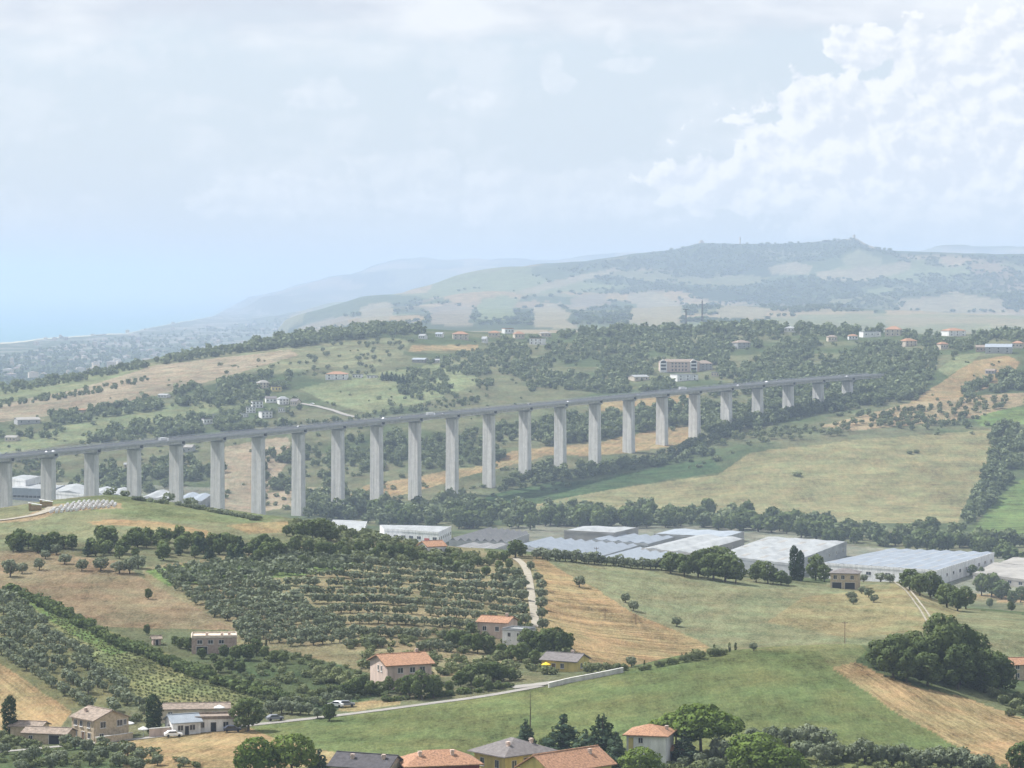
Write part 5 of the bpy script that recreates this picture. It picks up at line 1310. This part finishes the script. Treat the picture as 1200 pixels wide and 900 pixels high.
for px, py, h in ((1066, 692, 26), (1078, 698, 30), (1090, 700, 30), (1100, 704, 24), (1110, 712, 28), (1122, 716, 26), (1132, 714, 26), (1118, 704, 18), (1060, 688, 16), (1098, 692, 20)):
    tree_px('broadleaf', px, py, h, 'dark tree in the clump right of the twin track', 1.15, G10)
G11 = 'trees beside the beige shed'
for px, py, h in ((1150, 698, 28), (1162, 700, 30), (1174, 702, 24), (1140, 676, 15), (1150, 678, 14), (1186, 708, 18), (1196, 706, 20), (1160, 712, 12), (1185, 716, 12)):
    tree_px('broadleaf', px, py, h, 'leafy tree in front of the beige shed at the right', 1.1, G11)
tree_px('cypress', 1127, 672, 12, 'small cypress at the corner of the ribbed factory')
G12 = 'olive hedge along the top of the pasture'
for i in range(24):
    px = 628 + i * 7.0 + tr.uniform(-2, 2); tree_px('olive', px, 655 + i * .62 + tr.uniform(-1, 1), 13 + tr.uniform(-2, 3), 'olive in the hedge row along the top of the pasture', 1.15, G12, parts=False)
G13 = 'bushes along the top edge of the green field'
for px, py, h in ((751, 783, 5), (758, 782, 6), (770, 779, 7), (776, 778, 7), (785, 776, 8), (792, 775, 6), (802, 773, 8), (812, 771, 9), (820, 769, 11), (836, 766, 9), (843, 765, 8), (849, 764, 6), (730, 783, 9), (722, 784, 10), (700, 785, 12), (690, 786, 12), (712, 783, 9)):
    tree_px('bush', px, py + 3, h + 2, 'bush along the top edge of the green field', 1.1, G13)
G14 = 'slim young cypresses along the top of the green field'
for px, py, h in ((755, 781, 9), (799, 771, 8), (804, 771, 9), (812, 768, 10), (837, 765, 12), (855, 762, 11), (862, 760, 9)):
    tree_px('cypress', px, py + 2, h, 'slim young cypress along the top of the green field', .9, G14, parts=False)

# ---- round the houses on the left slope
G15 = 'trees around the terracotta house'
for px, py, h in ((480, 818, 30), (494, 820, 34), (508, 818, 30), (470, 814, 20), (456, 812, 20), (445, 815, 18), (434, 815, 18), (526, 812, 16), (540, 806, 22), (552, 802, 26), (566, 800, 26), (578, 798, 24), (590, 798, 18), (600, 798, 16), (560, 808, 16), (572, 810, 14), (584, 808, 12), (425, 812, 22), (416, 816, 22), (404, 818, 18)):
    tree_px('broadleaf', px, py, h, 'leafy tree around the terracotta house above the lane', 1.1, G15)
G16 = 'round trees around the white house'
for px, py, h in ((616, 764, 28), (624, 768, 32), (634, 770, 34), (640, 762, 28), (652, 764, 30), (660, 768, 28), (666, 762, 22), (548, 764, 22), (560, 766, 24), (572, 766, 24), (588, 770, 18), (600, 774, 18), (540, 756, 20), (530, 758, 20), (612, 776, 24), (626, 780, 20), (552, 744, 16), (608, 738, 14), (640, 784, 12)):
    tree_px('broadleaf', px, py, h, 'round dense tree around the white house', 1.1, G16)
G17 = 'trees below the flat roofed brick house'
for px, py, h in ((236, 772, 14), (222, 762, 15), (212, 760, 14), (205, 756, 12), (262, 772, 16), (276, 774, 18), (290, 774, 18), (300, 768, 20), (310, 772, 16), (322, 776, 16), (250, 776, 12), (284, 766, 12), (268, 784, 16), (282, 788, 14), (256, 788, 14), (244, 792, 14), (332, 778, 14)):
    tree_px('broadleaf', px, py, h, 'leafy tree below the flat roofed brick house', 1.15, G17)
G18 = 'small cypresses right of the brick house'
for px, py, h in ((269, 764, 11), (288, 762, 13), (292, 763, 13), (312, 764, 14)):
    tree_px('cypress', px, py, h, 'small slim cypress right of the flat roofed brick house', .7, G18, parts=False)
G19 = 'pale reed clumps above the lane'
reeds = FOL['reed'][0]
reed_mesh = [TEMPL['bush', v][0].copy() for v in range(4)]
for rm_ in reed_mesh: rm_.materials[0] = reeds
for px, py, h in ((372, 790, 12), (380, 796, 13), (390, 800, 14), (400, 802, 13), (410, 806, 13), (394, 792, 13), (405, 796, 12), (418, 800, 12), (355, 812, 12), (340, 796, 11), (330, 790, 11), (365, 816, 10)):
    p = at(px, py); o = link('reed_clump', reed_mesh[tr.randrange(4)], None, p); s_ = h * m_per_px(p); o.scale = (s_, s_, s_)
    tag(o, 'pale feathery reed clump above the lane', 'reeds', G19)
G20 = 'garden trees between lane and vineyard'
for px, py, h in ((318, 838, 18), (330, 836, 17), (342, 837, 18), (352, 838, 17), (362, 838, 16), (334, 828, 12), (350, 826, 12), (368, 828, 13), (382, 824, 14), (396, 822, 14), (306, 840, 14), (408, 824, 12)):
    tree_px('olive', px, py, h, 'small tree in the row between lane and vineyard', 1.0, G20)
G21 = 'trees scattered over the brown slope'
for px, py, h in ((12, 676, 22), (46, 668, 15), (53, 655, 12), (76, 661, 14), (96, 669, 15), (118, 669, 17), (140, 672, 17), (152, 672, 20), (162, 666, 18), (26, 672, 14), (66, 650, 14)):
    tree_px('olive', px, py, h, 'dark round tree on the brown slope below the hilltop', 1.05, G21)
tree_px('broadleaf', 174, 702, 13, 'ragged small tree in the middle of the brown slope', 1.0)
tree_px('broadleaf', 172, 744, 14, 'lone dark tree low on the brown slope', 0.9)
G22 = 'trees of the belt across the left hill'
rng = np.random.default_rng(11)
for px, py in sample_poly([(0, 638), (90, 634), (200, 634), (330, 640), (345, 655), (300, 662), (200, 660), (100, 652), (40, 650), (0, 646)], 92, rng):
    tree_px('broadleaf' if rng.random() < .8 else 'cedar', px, py, rng.uniform(13, 22), 'leafy tree in the belt across the left hill', 1.05, G22, parts=False)
G23 = 'big trees on the hill crest below the viaduct'
for px, py, h in ((352, 632, 20), (366, 630, 24), (378, 632, 26), (388, 634, 20), (336, 628, 14), (345, 650, 20), (362, 652, 20), (376, 655, 22), (386, 656, 22), (398, 652, 18), (420, 650, 16), (432, 650, 18), (446, 654, 20), (458, 656, 18), (468, 656, 20), (480, 658, 20), (440, 660, 18), (406, 656, 16), (354, 664, 14), (404, 640, 10), (418, 636, 10), (300, 652, 22), (315, 650, 22), (308, 640, 16), (326, 652, 20)):
    tree_px('broadleaf', px, py, h, 'big leafy tree on the hill crest below the viaduct', 1.1, G23)
G24 = 'trees behind the small solar roofed house'
for px, py, h in ((524, 652, 10), (534, 660, 13), (545, 662, 14), (525, 668, 16), (536, 672, 15), (550, 668, 13), (560, 664, 12), (575, 660, 14), (590, 658, 13), (604, 654, 22), (612, 652, 16), (585, 668, 12), (570, 674, 12), (597, 666, 12), (516, 664, 12), (495, 660, 14), (505, 664, 12)):
    tree_px('broadleaf', px, py, h, 'leafy tree on the ridge by the small solar roofed house', 1.1, G24, parts=False)
G25 = 'olives along the gravel track'
for px, py, h in ((634, 692, 14), (635, 702, 15), (634, 714, 15), (635, 725, 14), (636, 738, 15), (612, 690, 14), (613, 704, 14), (612, 718, 14), (616, 732, 14), (622, 668, 11), (606, 678, 13), (600, 690, 13), (630, 682, 12)):
    tree_px('olive', px, py, h, 'round olive lining the gravel track', 1.1, G25)

# ---- olive groves: the largest as trees of their own, the rest as one grove
rng = np.random.default_rng(21)
ga = grid_poly([(190,684),(300,672),(335,690),(390,730),(420,745),(400,775),(330,770),(290,756),(268,735)], 3.1, 8.6, 33, rng, 820, 1120, skip=.06, jit=.2)
ga += grid_poly([(345,650),(480,662),(560,668),(612,668),(612,730),(560,742),(520,770),(440,778),(410,740),(345,690),(315,672)], 2.7, 21.0, 4, rng, 820, 1120, skip=.07, jit=.15)
gb = grid_poly([(0,697),(30,712),(70,745),(120,785),(165,826),(172,842),(88,832),(0,776)], 5.2, 5.6, 28, rng, 720, 1000)
cand = [(p, 'dense olive grove on the left slope', 'silvery olive in the dense grove left of the vineyard', 3.2) for p in gb] + [(p, 'terraced olive grove in the middle slope', 'round olive in the terraced grove behind the terracotta house', 3.2) for p in ga]
cand.sort(key=lambda c: c[0][1])
# the ones nearest the eye are single trees
rest = Mass()
for i, (p, grp, lb, h) in enumerate(cand):
    hh = h * rng.uniform(.8, 1.2)
    if i < 215: tree('olive', p, hh, lb, 1.1, grp, parts=False)
    else: rest.add('olive', p, hh, 1.12, rng)
for p in grid_poly([(182,670),(330,650),(440,650),(400,666),(300,676),(200,688)], 3.4, 4.5, 18, rng, 850, 1150): rest.add('olive', p, 2.4 * rng.uniform(.8, 1.2), 1.2, rng, False)
rest.build('olive_grove', FOL['olive'][1], 'olive grove covering the upper slope in close rows', 'olive grove')

vine = Mass()
for p in grid_poly([(40,704),(110,734),(215,774),(325,822),(310,838),(190,836),(150,806),(84,752)], 1.3, 2.6, -38, rng, 740, 960, jit=.35, skip=.1): vine.add('bush', p, 0.62 * rng.uniform(.7, 1.2), 1.2, rng, False)
vine.build('vineyard', FOL['vine'][1], 'yellow green vineyard rows running down the left slope', 'vineyard')

def hedge(label, pts, h, n, width, fol='bush', kind='bush', dmin=300, wide=1.1):
    rg = np.random.default_rng(abs(hash(pts)) % 1000)
    ms = Mass()
    P = [at(px, py, dmin) for px, py in pts]
    seg = [(b - a).length for a, b in zip(P[:-1], P[1:])]; tot = sum(seg)
    for i in range(n):
        t = rg.uniform(0, tot); k = 0
        while k < len(seg) - 1 and t > seg[k]: t -= seg[k]; k += 1
        p = P[k].lerp(P[k + 1], min(1, t / seg[k])); x, y = p.x + rg.uniform(-width, width), p.y + rg.uniform(-width, width)
        ms.add(kind, (x, y, ground(x, y) - .2), h * rg.uniform(.6, 1.25), wide, rg)
    o = ms.build('hedge', FOL[fol][1], label, 'hedge')
    del o['kind']
hedge('long dark overgrown hedge between vineyard and brown slope', ((4, 690), (40, 703), (90, 730), (130, 752), (180, 772), (230, 792), (280, 808), (335, 822)), 3.0, 230, 1.5, 'broadleaf')
hedge('dark hedge along the far edge of the hilltop', ((95, 582), (130, 580), (190, 587), (250, 596), (300, 606)), 3.6, 90, 1.6, 'olive', dmin=1000)
hedge('low hedge along the lower edge of the hilltop hedge', ((150, 585), (210, 592), (260, 602), (300, 610)), 2.2, 60, 1.4, 'olive', dmin=1000)
hedge('rough hedge under the terracotta house along the lane', ((450, 822), (500, 818), (560, 811), (600, 804)), 1.8, 50, 1.0, 'broadleaf')

# scrub and weeds on the rough slope above the lane
scr = Mass()
for poly, n, h0, h1 in (([(250,775),(330,765),(440,790),(470,806),(380,832),(300,826)], 170, .8, 2.2), ([(400,745),(560,740),(620,760),(540,800),(430,790)], 130, 1.0, 3.0), ([(340,612),(420,625),(540,650),(600,655),(560,668),(420,662),(345,645)], 260, 1.5, 4.0),
                        ([(622,735),(670,770),(660,790),(560,805),(540,790)], 90, 1.2, 3.5), ([(0,872),(150,874),(240,900),(0,900)], 110, .8, 2.0), ([(780,890),(1000,890),(1000,910),(780,910)], 90, 1, 2.5), ([(1000,885),(1180,895),(1180,912),(1000,905)], 60, .8, 2.0)):
    for px, py in sample_poly(poly, n, rng): scr.add('bush', at(px, py), rng.uniform(h0, h1), 1.15, rng)
scr.build('undergrowth', FOL['bush'][1], 'rough undergrowth and weeds on the slopes', 'undergrowth')

# ---- valley belt and woods
G30 = 'tall trees of the belt behind the factories'
k = 0
for px, py in sorted(sample_poly([(430,606),(520,610),(600,604),(660,608),(760,606),(850,606),(930,618),(1000,634),(1060,638),(1130,640),(1200,652),(1200,664),(1120,646),(1050,646),(990,642),(920,628),(850,622),(760,620),(640,622),(540,622),(440,616)], 150, rng), key=lambda q: q[1]):
    tree_px('broadleaf', px, py, rng.uniform(14, 25), 'tall leafy tree in the belt behind the factories', 1.05, G30, parts=False, dmin=1600)
tree_px('broadleaf', 1092, 628, 26, 'single tall round tree at the edge of the big straw green field', 1.0, dmin=1900)
wood = Mass()
def fill(poly, n, h0, h1, kind='broadleaf', gap=0., dmin=2000, fine=False, wide=1.1, seed=0, mass=None):
    for px, py in sample_poly(poly, n, rng, gap, 30.0, seed):
        if any(abs(px - a) < w * .6 and -3 < py - b < 9 for a, b, w in HOUSES_AT): continue
        p = at(px, py, dmin)
        (mass or wood).add(kind, p, rng.uniform(h0, h1), wide, rng, fine)
fill([(430,600),(560,600),(640,596),(760,600),(900,606),(1000,622),(1130,630),(1210,640),(1210,658),(1000,640),(900,622),(760,616),(560,620),(440,616)], 240, 7, 13, fine=True)
fill([(350,606),(345,590),(400,575),(440,590),(480,598),(530,585),(560,585),(540,612),(430,614)], 190, 6, 12, fine=True)
fill([(575,580),(600,560),(640,545),(700,548),(760,538),(830,512),(856,516),(838,534),(780,545),(700,560),(640,566)], 190, 4, 9, fine=True, gap=.4)
fill([(400,520),(430,500),(470,505),(480,545),(440,560),(400,545)], 150, 4, 9, gap=.42, fine=True)
fill([(480,520),(600,500),(640,498),(610,530),(570,545),(500,552)], 170, 4, 9, gap=.42, fine=True)
fill([(610,512),(640,495),(720,485),(812,470),(815,498),(760,505),(700,518),(640,524)], 230, 6, 11, fine=True)
fill([(300,540),(330,528),(400,530),(400,570),(340,580),(300,596)], 110, 4, 9, gap=.45, fine=True)
fill([(75,590),(88,562),(120,542),(200,534),(262,540),(262,556),(200,572),(150,584)], 200, 5, 10, gap=.4, fine=True)
fill([(0,540),(60,535),(80,560),(60,575),(0,565)], 40, 4, 9, gap=.45)
fill([(815,505),(812,470),(850,480),(900,474),(960,470),(1050,462),(1080,470),(1000,480),(930,492),(880,505),(850,515)], 420, 5, 11, fine=True)
# the wooded ridge
fill([(560,396),(650,398),(720,390),(800,388),(900,385),(1000,392),(1080,396),(1100,404),(1095,440),(1075,465),(1000,470),(900,470),(820,462),(700,462),(640,455),(600,440),(575,420)], 2800, 3.5, 8.0, gap=.42, seed=4)
fill([(650,392),(720,387),(800,385),(900,382),(1000,388),(1100,392),(1200,392),(1200,398),(1000,396),(800,391),(650,398)], 330, 5, 12)
fill([(480,430),(560,410),(600,440),(640,455),(600,466),(500,470),(460,470)], 520, 2.5, 6, gap=.42)
fill([(820,440),(860,436),(1000,420),(1090,440),(1080,466),(1000,470),(900,468)], 380, 5, 10, gap=.36)
fill([(1095,400),(1200,396),(1200,412),(1130,412),(1105,424)], 120, 4, 9, gap=.4)
fill([(1110,470),(1140,450),(1200,430),(1200,462),(1150,466),(1090,480)], 150, 4, 8, gap=.45)
fill([(1160,508),(1190,498),(1205,520),(1188,560),(1155,602),(1128,622),(1138,592),(1160,548)], 180, 5, 11, fine=True)
fill([(1040,500),(1000,488),(1060,478),(1140,490),(1140,502),(1060,506)], 60, 3, 7, fine=True)
# left slopes
fill([(175,425),(233,414),(283,405),(333,392),(383,383),(430,380),(482,380),(500,392),(450,394),(400,400),(340,408),(280,414),(190,428)], 520, 5, 11)
fill([(0,456),(67,445),(133,433),(175,424),(178,430),(100,446),(0,464)], 110, 4, 9)
fill([(0,482),(60,478),(120,466),(180,452),(186,458),(120,474),(60,488),(0,492)], 0, 3, 6)
fill([(0,472),(50,466),(110,456),(180,441),(182,446),(110,462),(40,474),(0,480)], 80, 3, 6)
fill([(200,468),(205,455),(250,449),(300,440),(330,434),(346,442),(330,462),(300,470),(250,480),(240,472),(215,478)], 230, 4, 9, gap=.35)
fill([(45,505),(60,488),(150,474),(200,462),(222,472),(190,480),(120,490),(80,500)], 160, 4, 9, gap=.38)
fill([(88,522),(120,508),(160,498),(230,488),(262,492),(300,494),(350,500),(240,508),(150,520)], 260, 4, 9)
fill([(0,508),(30,500),(80,505),(60,514),(0,520)], 40, 3, 7, gap=.4)
fill([(250,486),(280,470),(350,466),(352,495),(300,500),(250,498)], 75, 4, 8)
fill([(340,498),(420,490),(480,476),(560,468),(560,474),(480,484),(420,496)], 100, 2, 5)
for px, py in sample_poly([(0,500),(60,460),(330,410),(480,384),(600,400),(900,388),(1200,398),(1200,500),(1150,510),(900,516),(840,545),(540,596),(430,612),(345,606),(262,596),(0,580)], 1100, rng):
    p = at(px, py, 2250)
    if fbm(np.array([px / 40.]), np.array([py / 18.]), 3, 15)[0] > .5: wood.add('bush', p, rng.uniform(1.8, 4.5), 1.2, rng, False)
fill([(985,446),(1060,436),(1075,452),(1000,462)], 60, 6, 10, fine=True)
wood.build('woodland', FOL['wood'][1], 'mixed green woodland on the slopes and ridge beyond the viaduct', 'woodland')
G31 = 'dark conifers on the slope above the viaduct'
for px, py, h in ((448, 446, 9), (453, 446, 10), (459, 446, 10), (464, 447, 9), (468, 451, 11), (472, 453, 12), (477, 452, 10), (484, 447, 8), (487, 446, 7)):
    tree_px('cedar', px, py, h, 'dark conifer in the row above the viaduct', 1.1, G31, parts=False, dmin=2000)
for px, py, h in ((1168, 395, 12), (1178, 394, 13), (1189, 395, 10)):
    tree_px('cedar', px, py, h, 'dark conifer in the trio on the right ridge', 1.0, 'three conifers on the right ridge', parts=False, dmin=2000)
G32 = 'trees dotted over the pale slope'
for px, py in sample_poly([(330,430),(380,404),(470,396),(500,404),(470,420),(440,440),(380,440)], 46, rng):
    tree_px('olive', px, py, rng.uniform(4, 7), 'small round tree dotted over the pale slope left of the ridge houses', 1.1, G32, parts=False, dmin=2000)
G33 = 'olive trees in loose rows above the big field'
far_ol = Mass()
for i, p in enumerate(grid_poly([(822,518),(880,506),(960,500),(1040,486),(1130,470),(1180,464),(1180,480),(1060,500),(1000,508),(900,520),(840,528)], 11, 13, 30, rng, 2300, 3100, jit=.5, skip=.15)):
    far_ol.add('olive', p, rng.uniform(4.2, 6.5), 1.1, rng, True)
far_ol.build('far_olive_grove', FOL['bush'][1], 'loose rows of small dark olives above the big field', 'olive grove')
for px, py, h, lb in ((934, 558, 6, 'tiny dark bush in the middle of the big field'), (840, 540, 8, 'small tree at the end of the dark crop strip'), (1066, 532, 5, 'dark low thicket on the big field'), (1074, 531, 5, 'right half of the dark thicket on the big field')):
    tree_px('bush', px, py, h, lb, 1.6, parts=False, dmin=2000)
farw = Mass()
# hedgerows along the field edges of the far hills, and the woods between them
FX, FY = rng.uniform(345, 1230, 15000), rng.uniform(277, 389, 15000)
FX, FY = FX[in_poly(FX, FY, [(345,388),(420,364),(520,345),(640,318),(740,302),(820,287),(1000,280),(1060,299),(1230,301),(1230,384),(900,378),(700,380),(500,382),(400,387)])], 0
FY = rng.uniform(277, 389, len(FX))
fp = [at(a, b, 6000) for a, b in zip(FX, FY) if in_poly(np.array([a]), np.array([b]), [(345,388),(420,364),(520,345),(640,318),(740,302),(820,287),(1000,280),(1060,299),(1230,301),(1230,384),(900,378),(700,380),(500,382),(400,387)])[0]]
fa = np.array([tuple(p) for p in fp])
q1 = fbm(fa[:, 0] / 90.0, fa[:, 1] / 90.0, 3, 21); q2 = fbm(fa[:, 0] / 300.0, fa[:, 1] / 300.0, 3, 22)
ux, uy = fa[:, 0] + 60 * (q2 - .5), fa[:, 1] * 0.8 + 200 * (q1 - .5)
def cid_at(dx, dy): return cells(ux + dx + 0.35 * (uy + dy), uy + dy, 400.0, 31)
c0 = cid_at(0, 0)
border = (cid_at(26, 0) != c0) | (cid_at(0, 40) != c0)
dens = fbm(fa[:, 0] / 600.0, fa[:, 1] / 600.0, 4, 41)
open_field = np.zeros(len(fa), bool)
fpx, fpy = CX + F * fa[:, 0] / fa[:, 1], YH + (H - fa[:, 2]) / fa[:, 1] * F
for fld in FIELDS:
    if fld[2] == 6000: open_field |= in_poly(fpx, fpy, fld[1])
keep = (border & ~open_field & (dens > .36)) | ((dens > .485) & ~open_field)
for p in [p for p, k_ in zip(fp, keep) if k_][:4200]: farw.add('broadleaf', p, rng.uniform(6, 11), rng.uniform(1.3, 2.4), rng, False)
for px, py in sample_poly([(-60,470),(-60,430),(100,400),(250,384),(340,372),(345,386),(200,415),(60,444)], 900, rng): 
    p = at(px, py, 4500)
    if 1.0 < p.z < 60 and p.y > 4400: farw.add('broadleaf', p, rng.uniform(7, 13), rng.uniform(1.1, 1.8), rng, False)
farw.build('distant_woods', FOL['broadleaf'][1], 'hazy woods and hedges on the far hills and coastal plain', 'woodland')

# ------------------------------------------------------------------ small things
def hay():
    b = MB(); b.tube((0, -.6, .62), (0, .6, .62), .62, n=12, cap=True); me = b.mesh('wrapped_bale', M['wrap'])
    rg = random.Random(2)
    poly = [(57, 600), (76, 593), (100, 588.5), (134, 589), (137, 594), (100, 598), (60, 602)]
    for p in grid_poly(poly, 1.9, 2.8, 2, np.random.default_rng(4), 1000, 1250, jit=.2, skip=.03)[:300]:
        o = link('wrapped_bale', me, None, p); o.rotation_euler = (0, 0, rg.uniform(-.2, .2))
        tag(o, 'white wrapped bale in the rows on the hilltop', 'bale', 'white bales lined up on the hilltop')
    for px, py, lb in ((41, 598, 'nearer tarp topped stack of straw bales on the hilltop'), (54, 594, 'farther tarp topped stack of straw bales on the hilltop')):
        r = tag(empty('bale_stack', at(px, py), .15), lb, 'bale stack')
        c = MB()
        for i in range(5):
            for k in range(2 if i else 3): c.box(-2.4 + i * .98, -2.4 + i * .98 + .95, -1.1, 1.1, k * .95 + .003 * k, k * .95 + .93)
        c.build('bales', M['hay'], r)
        c = MB(); c.prism([(-2.6, -1.2), (2.6, -1.2), (2.6, 1.2), (-2.6, 1.2)], [2.86, 1.96, 1.96, 2.86], [3.0, 2.1, 2.1, 3.0]); c.build('tarp', M['wrap'], r)
hay()
def utility_pole(px, py, hpx, label, arm=True, dmin=300, mat='wood'):
    p = at(px, py, dmin); h = hpx * m_per_px(p); s = max(.11, .28 * m_per_px(p))
    r = tag(empty('utility_pole', p), label, 'pole')
    b = MB(); b.tube((0, 0, -.5), (0, 0, h), s * 1.1, s * .8, 8); b.build('pole', M[mat], r)
    if arm:
        b = MB(); b.box(-.9, .9, -.06, .06, h - .6, h - .45)
        for x in (-.8, 0, .8): b.tube((x, 0, h - .45), (x, 0, h - .15), .06, n=6)
        b.build('crossarm', M[mat], r)
for q in ((709, 727, 14, 'utility pole on the straw slope, left of two'), (745, 732, 13, 'utility pole on the straw slope, right of two'), (1089, 698, 18, 'pale pole in front of the dark trees by the twin track'), (990, 754, 26, 'pole behind the crest of the green field'),
          (709 - 10, 653, 12, 'pole in front of the bluish factory roofs'), (312, 764, 17, 'pole beside the brick house cypresses')):
    utility_pole(*q)
def mast(px, py, hpx, label, dmin, top):
    p = at(px, py, dmin); h = hpx * m_per_px(p)
    r = tag(empty('radio_mast', p), label, 'mast')
    b = MB(); w = .9
    for sx in (-1, 1):
        for sy in (-1, 1): b.tube((sx*w, sy*w, -2), (sx*w*.4, sy*w*.4, h), .45, .34, 5)
    n = 9
    for i in range(n):
        z0, z1 = h * i / n, h * (i + 1) / n; a0, a1 = w * (1 - .6 * i / n), w * (1 - .6 * (i + 1) / n)
        b.tube((-a0, -a0, z0), (a1, -a1, z1), .14, n=4); b.tube((a0, -a0, z0), (-a1, -a1, z1), .14, n=4)
    b.build('lattice_shaft', M['car_grey'], r)
    b = MB()
    if top == 'disc': b.tube((0, 0, h - 1.2), (0, 0, h), 4.0, 4.6, 12)
    else: b.tube((0, 0, h), (0, 0, h + 5), .15, .08, 5)
    b.build('antenna_head', M['car_grey'], r)
mast(804, 384, 22, 'short mast with a broad round head on the wooded ridge', 2800, 'disc')
mast(823, 384, 32, 'tall slim lattice mast on the wooded ridge', 2800, 'whip')
# dead tree trunk standing behind the grey roof
p = at(621, 868); r = tag(empty('dead_tree', p), 'bare dead trunk with a few snags above the conifers', 'dead tree')
b = MB(); h = 58 * m_per_px(p); b.tube((0, 0, -.4), (.1, 0, h * .55), .20, .13, 7); b.tube((.1, 0, h * .55), (.05, 0, h), .13, .05, 6); b.build('trunk', BARK, r)
for z, a, l in ((.45, .3, 1.5), (.5, 2.8, 1.4), (.6, 1.2, 1.0), (.66, 4.0, 1.0)):
    b = MB(); b.tube((.08, 0, h * z), (.08 + l * math.cos(a), l * math.sin(a), h * z + .35), .07, .02, 5); b.build('branch', BARK, r)
# white wall along the top of the green field
def wall_run(name, label, pts, h, t, mat, cat='wall'):
    P = [at(px, py) for px, py in pts]
    root = tag(empty(name, P[0]), label, cat)
    b, c = MB(), MB()
    for a, e in zip(P[:-1], P[1:]):
        n = max(1, int((e - a).length / 6))
        for i in range(n):
            q0, q1 = a.lerp(e, i / n), a.lerp(e, (i + 1) / n)
            d = (q1 - q0).normalized(); nr = Vector((-d.y, d.x, 0)).normalized() * t / 2
            z0, z1 = ground(q0.x, q0.y), ground(q1.x, q1.y)
            f = [q0 - nr, q1 - nr * 1, q1 + nr, q0 + nr]
            zz = [z0, z1, z1, z0]
            b.prism([(v.x - P[0].x, v.y - P[0].y) for v in f], [z - P[0].z - .6 for z in zz], [z - P[0].z + h for z in zz])
            g = [q0 - nr * 1.25, q1 - nr * 1.25, q1 + nr * 1.25, q0 + nr * 1.25]
            c.prism([(v.x - P[0].x, v.y - P[0].y) for v in g], [z - P[0].z + h + .004 for z in zz], [z - P[0].z + h + .16 for z in zz])
    b.build('wall_body', M[mat], root); c.build('coping', M['concrete'], root)
wall_run('boundary_wall', 'long pale concrete wall topping the green field below the yellow bungalow', ((643, 806), (668, 800), (695, 795), (730, 788)), 1.15, .5, 'concrete')
wall_run('garden_wall', 'tan garden wall along the lane beside the farmhouse', ((112, 872), (135, 869), (155, 866)), 1.5, .4, 'stone')
wall_run('gate_wall', 'short brick gate wall between cypress and bungalow', ((175, 864), (188, 863), (200, 862)), 2.0, .5, 'pink')
def parasol(px, py, label, r0, h, mat):
    r = tag(empty('parasol', at(px, py)), label, 'parasol')
    b = MB(); b.tube((0, 0, 0), (0, 0, h), .05, n=6); b.build('pole', M['steel'], r)
    b = MB(); n = 8
    ring = [(r0 * math.cos(2*math.pi*i/n), r0 * math.sin(2*math.pi*i/n), h - .55) for i in range(n)]
    b.add(ring + [(0, 0, h + .1)] + [(x, y, z - .2) for x, y, z in ring], [(i, (i+1) % n, n) for i in range(n)] + [(i, n+1+i, n+1+(i+1) % n, (i+1) % n) for i in range(n)])
    b.build('canopy', M[mat], r)
parasol(147, 862, 'big white garden parasol right of the farmhouse', 2.2, 3.6, 'wrap')
parasol(168, 863, 'smaller white parasol beside the gate wall', 1.3, 2.4, 'wrap')
parasol(257, 848, 'white parasol on the terrace behind the flat roofed bungalow', 1.4, 4.6, 'wrap')
parasol(640, 786, 'yellow parasol in front of the yellow bungalow', 1.3, 2.3, 'cloth')
for px, py, col_, rz, lb in ((272, 858, 'dark', .2, 'dark blue car parked beside the flat roofed bungalow'), (203, 864, 'white', .3, 'white car parked by the gate wall'), (394, 829, 'white', 2.7, 'white car on the verge above the lane, left of a grey one'), (406, 828.5, 'grey', .1, 'grey car on the verge above the lane, right of a white one'),
                            (322, 845, 'grey', .4, 'grey car half hidden beside the lane'), (366, 474, 'white', -.5, 'white car on the road below the hamlet')):
    vehicle(cars[col_], at(px, py, 300 if py > 500 else 2200) + Vector((0, 0, .2)), rz, lb, 'car')
for px, py, lb in ((290, 604, 'small red tractor on the right of the hilltop'),):
    pass
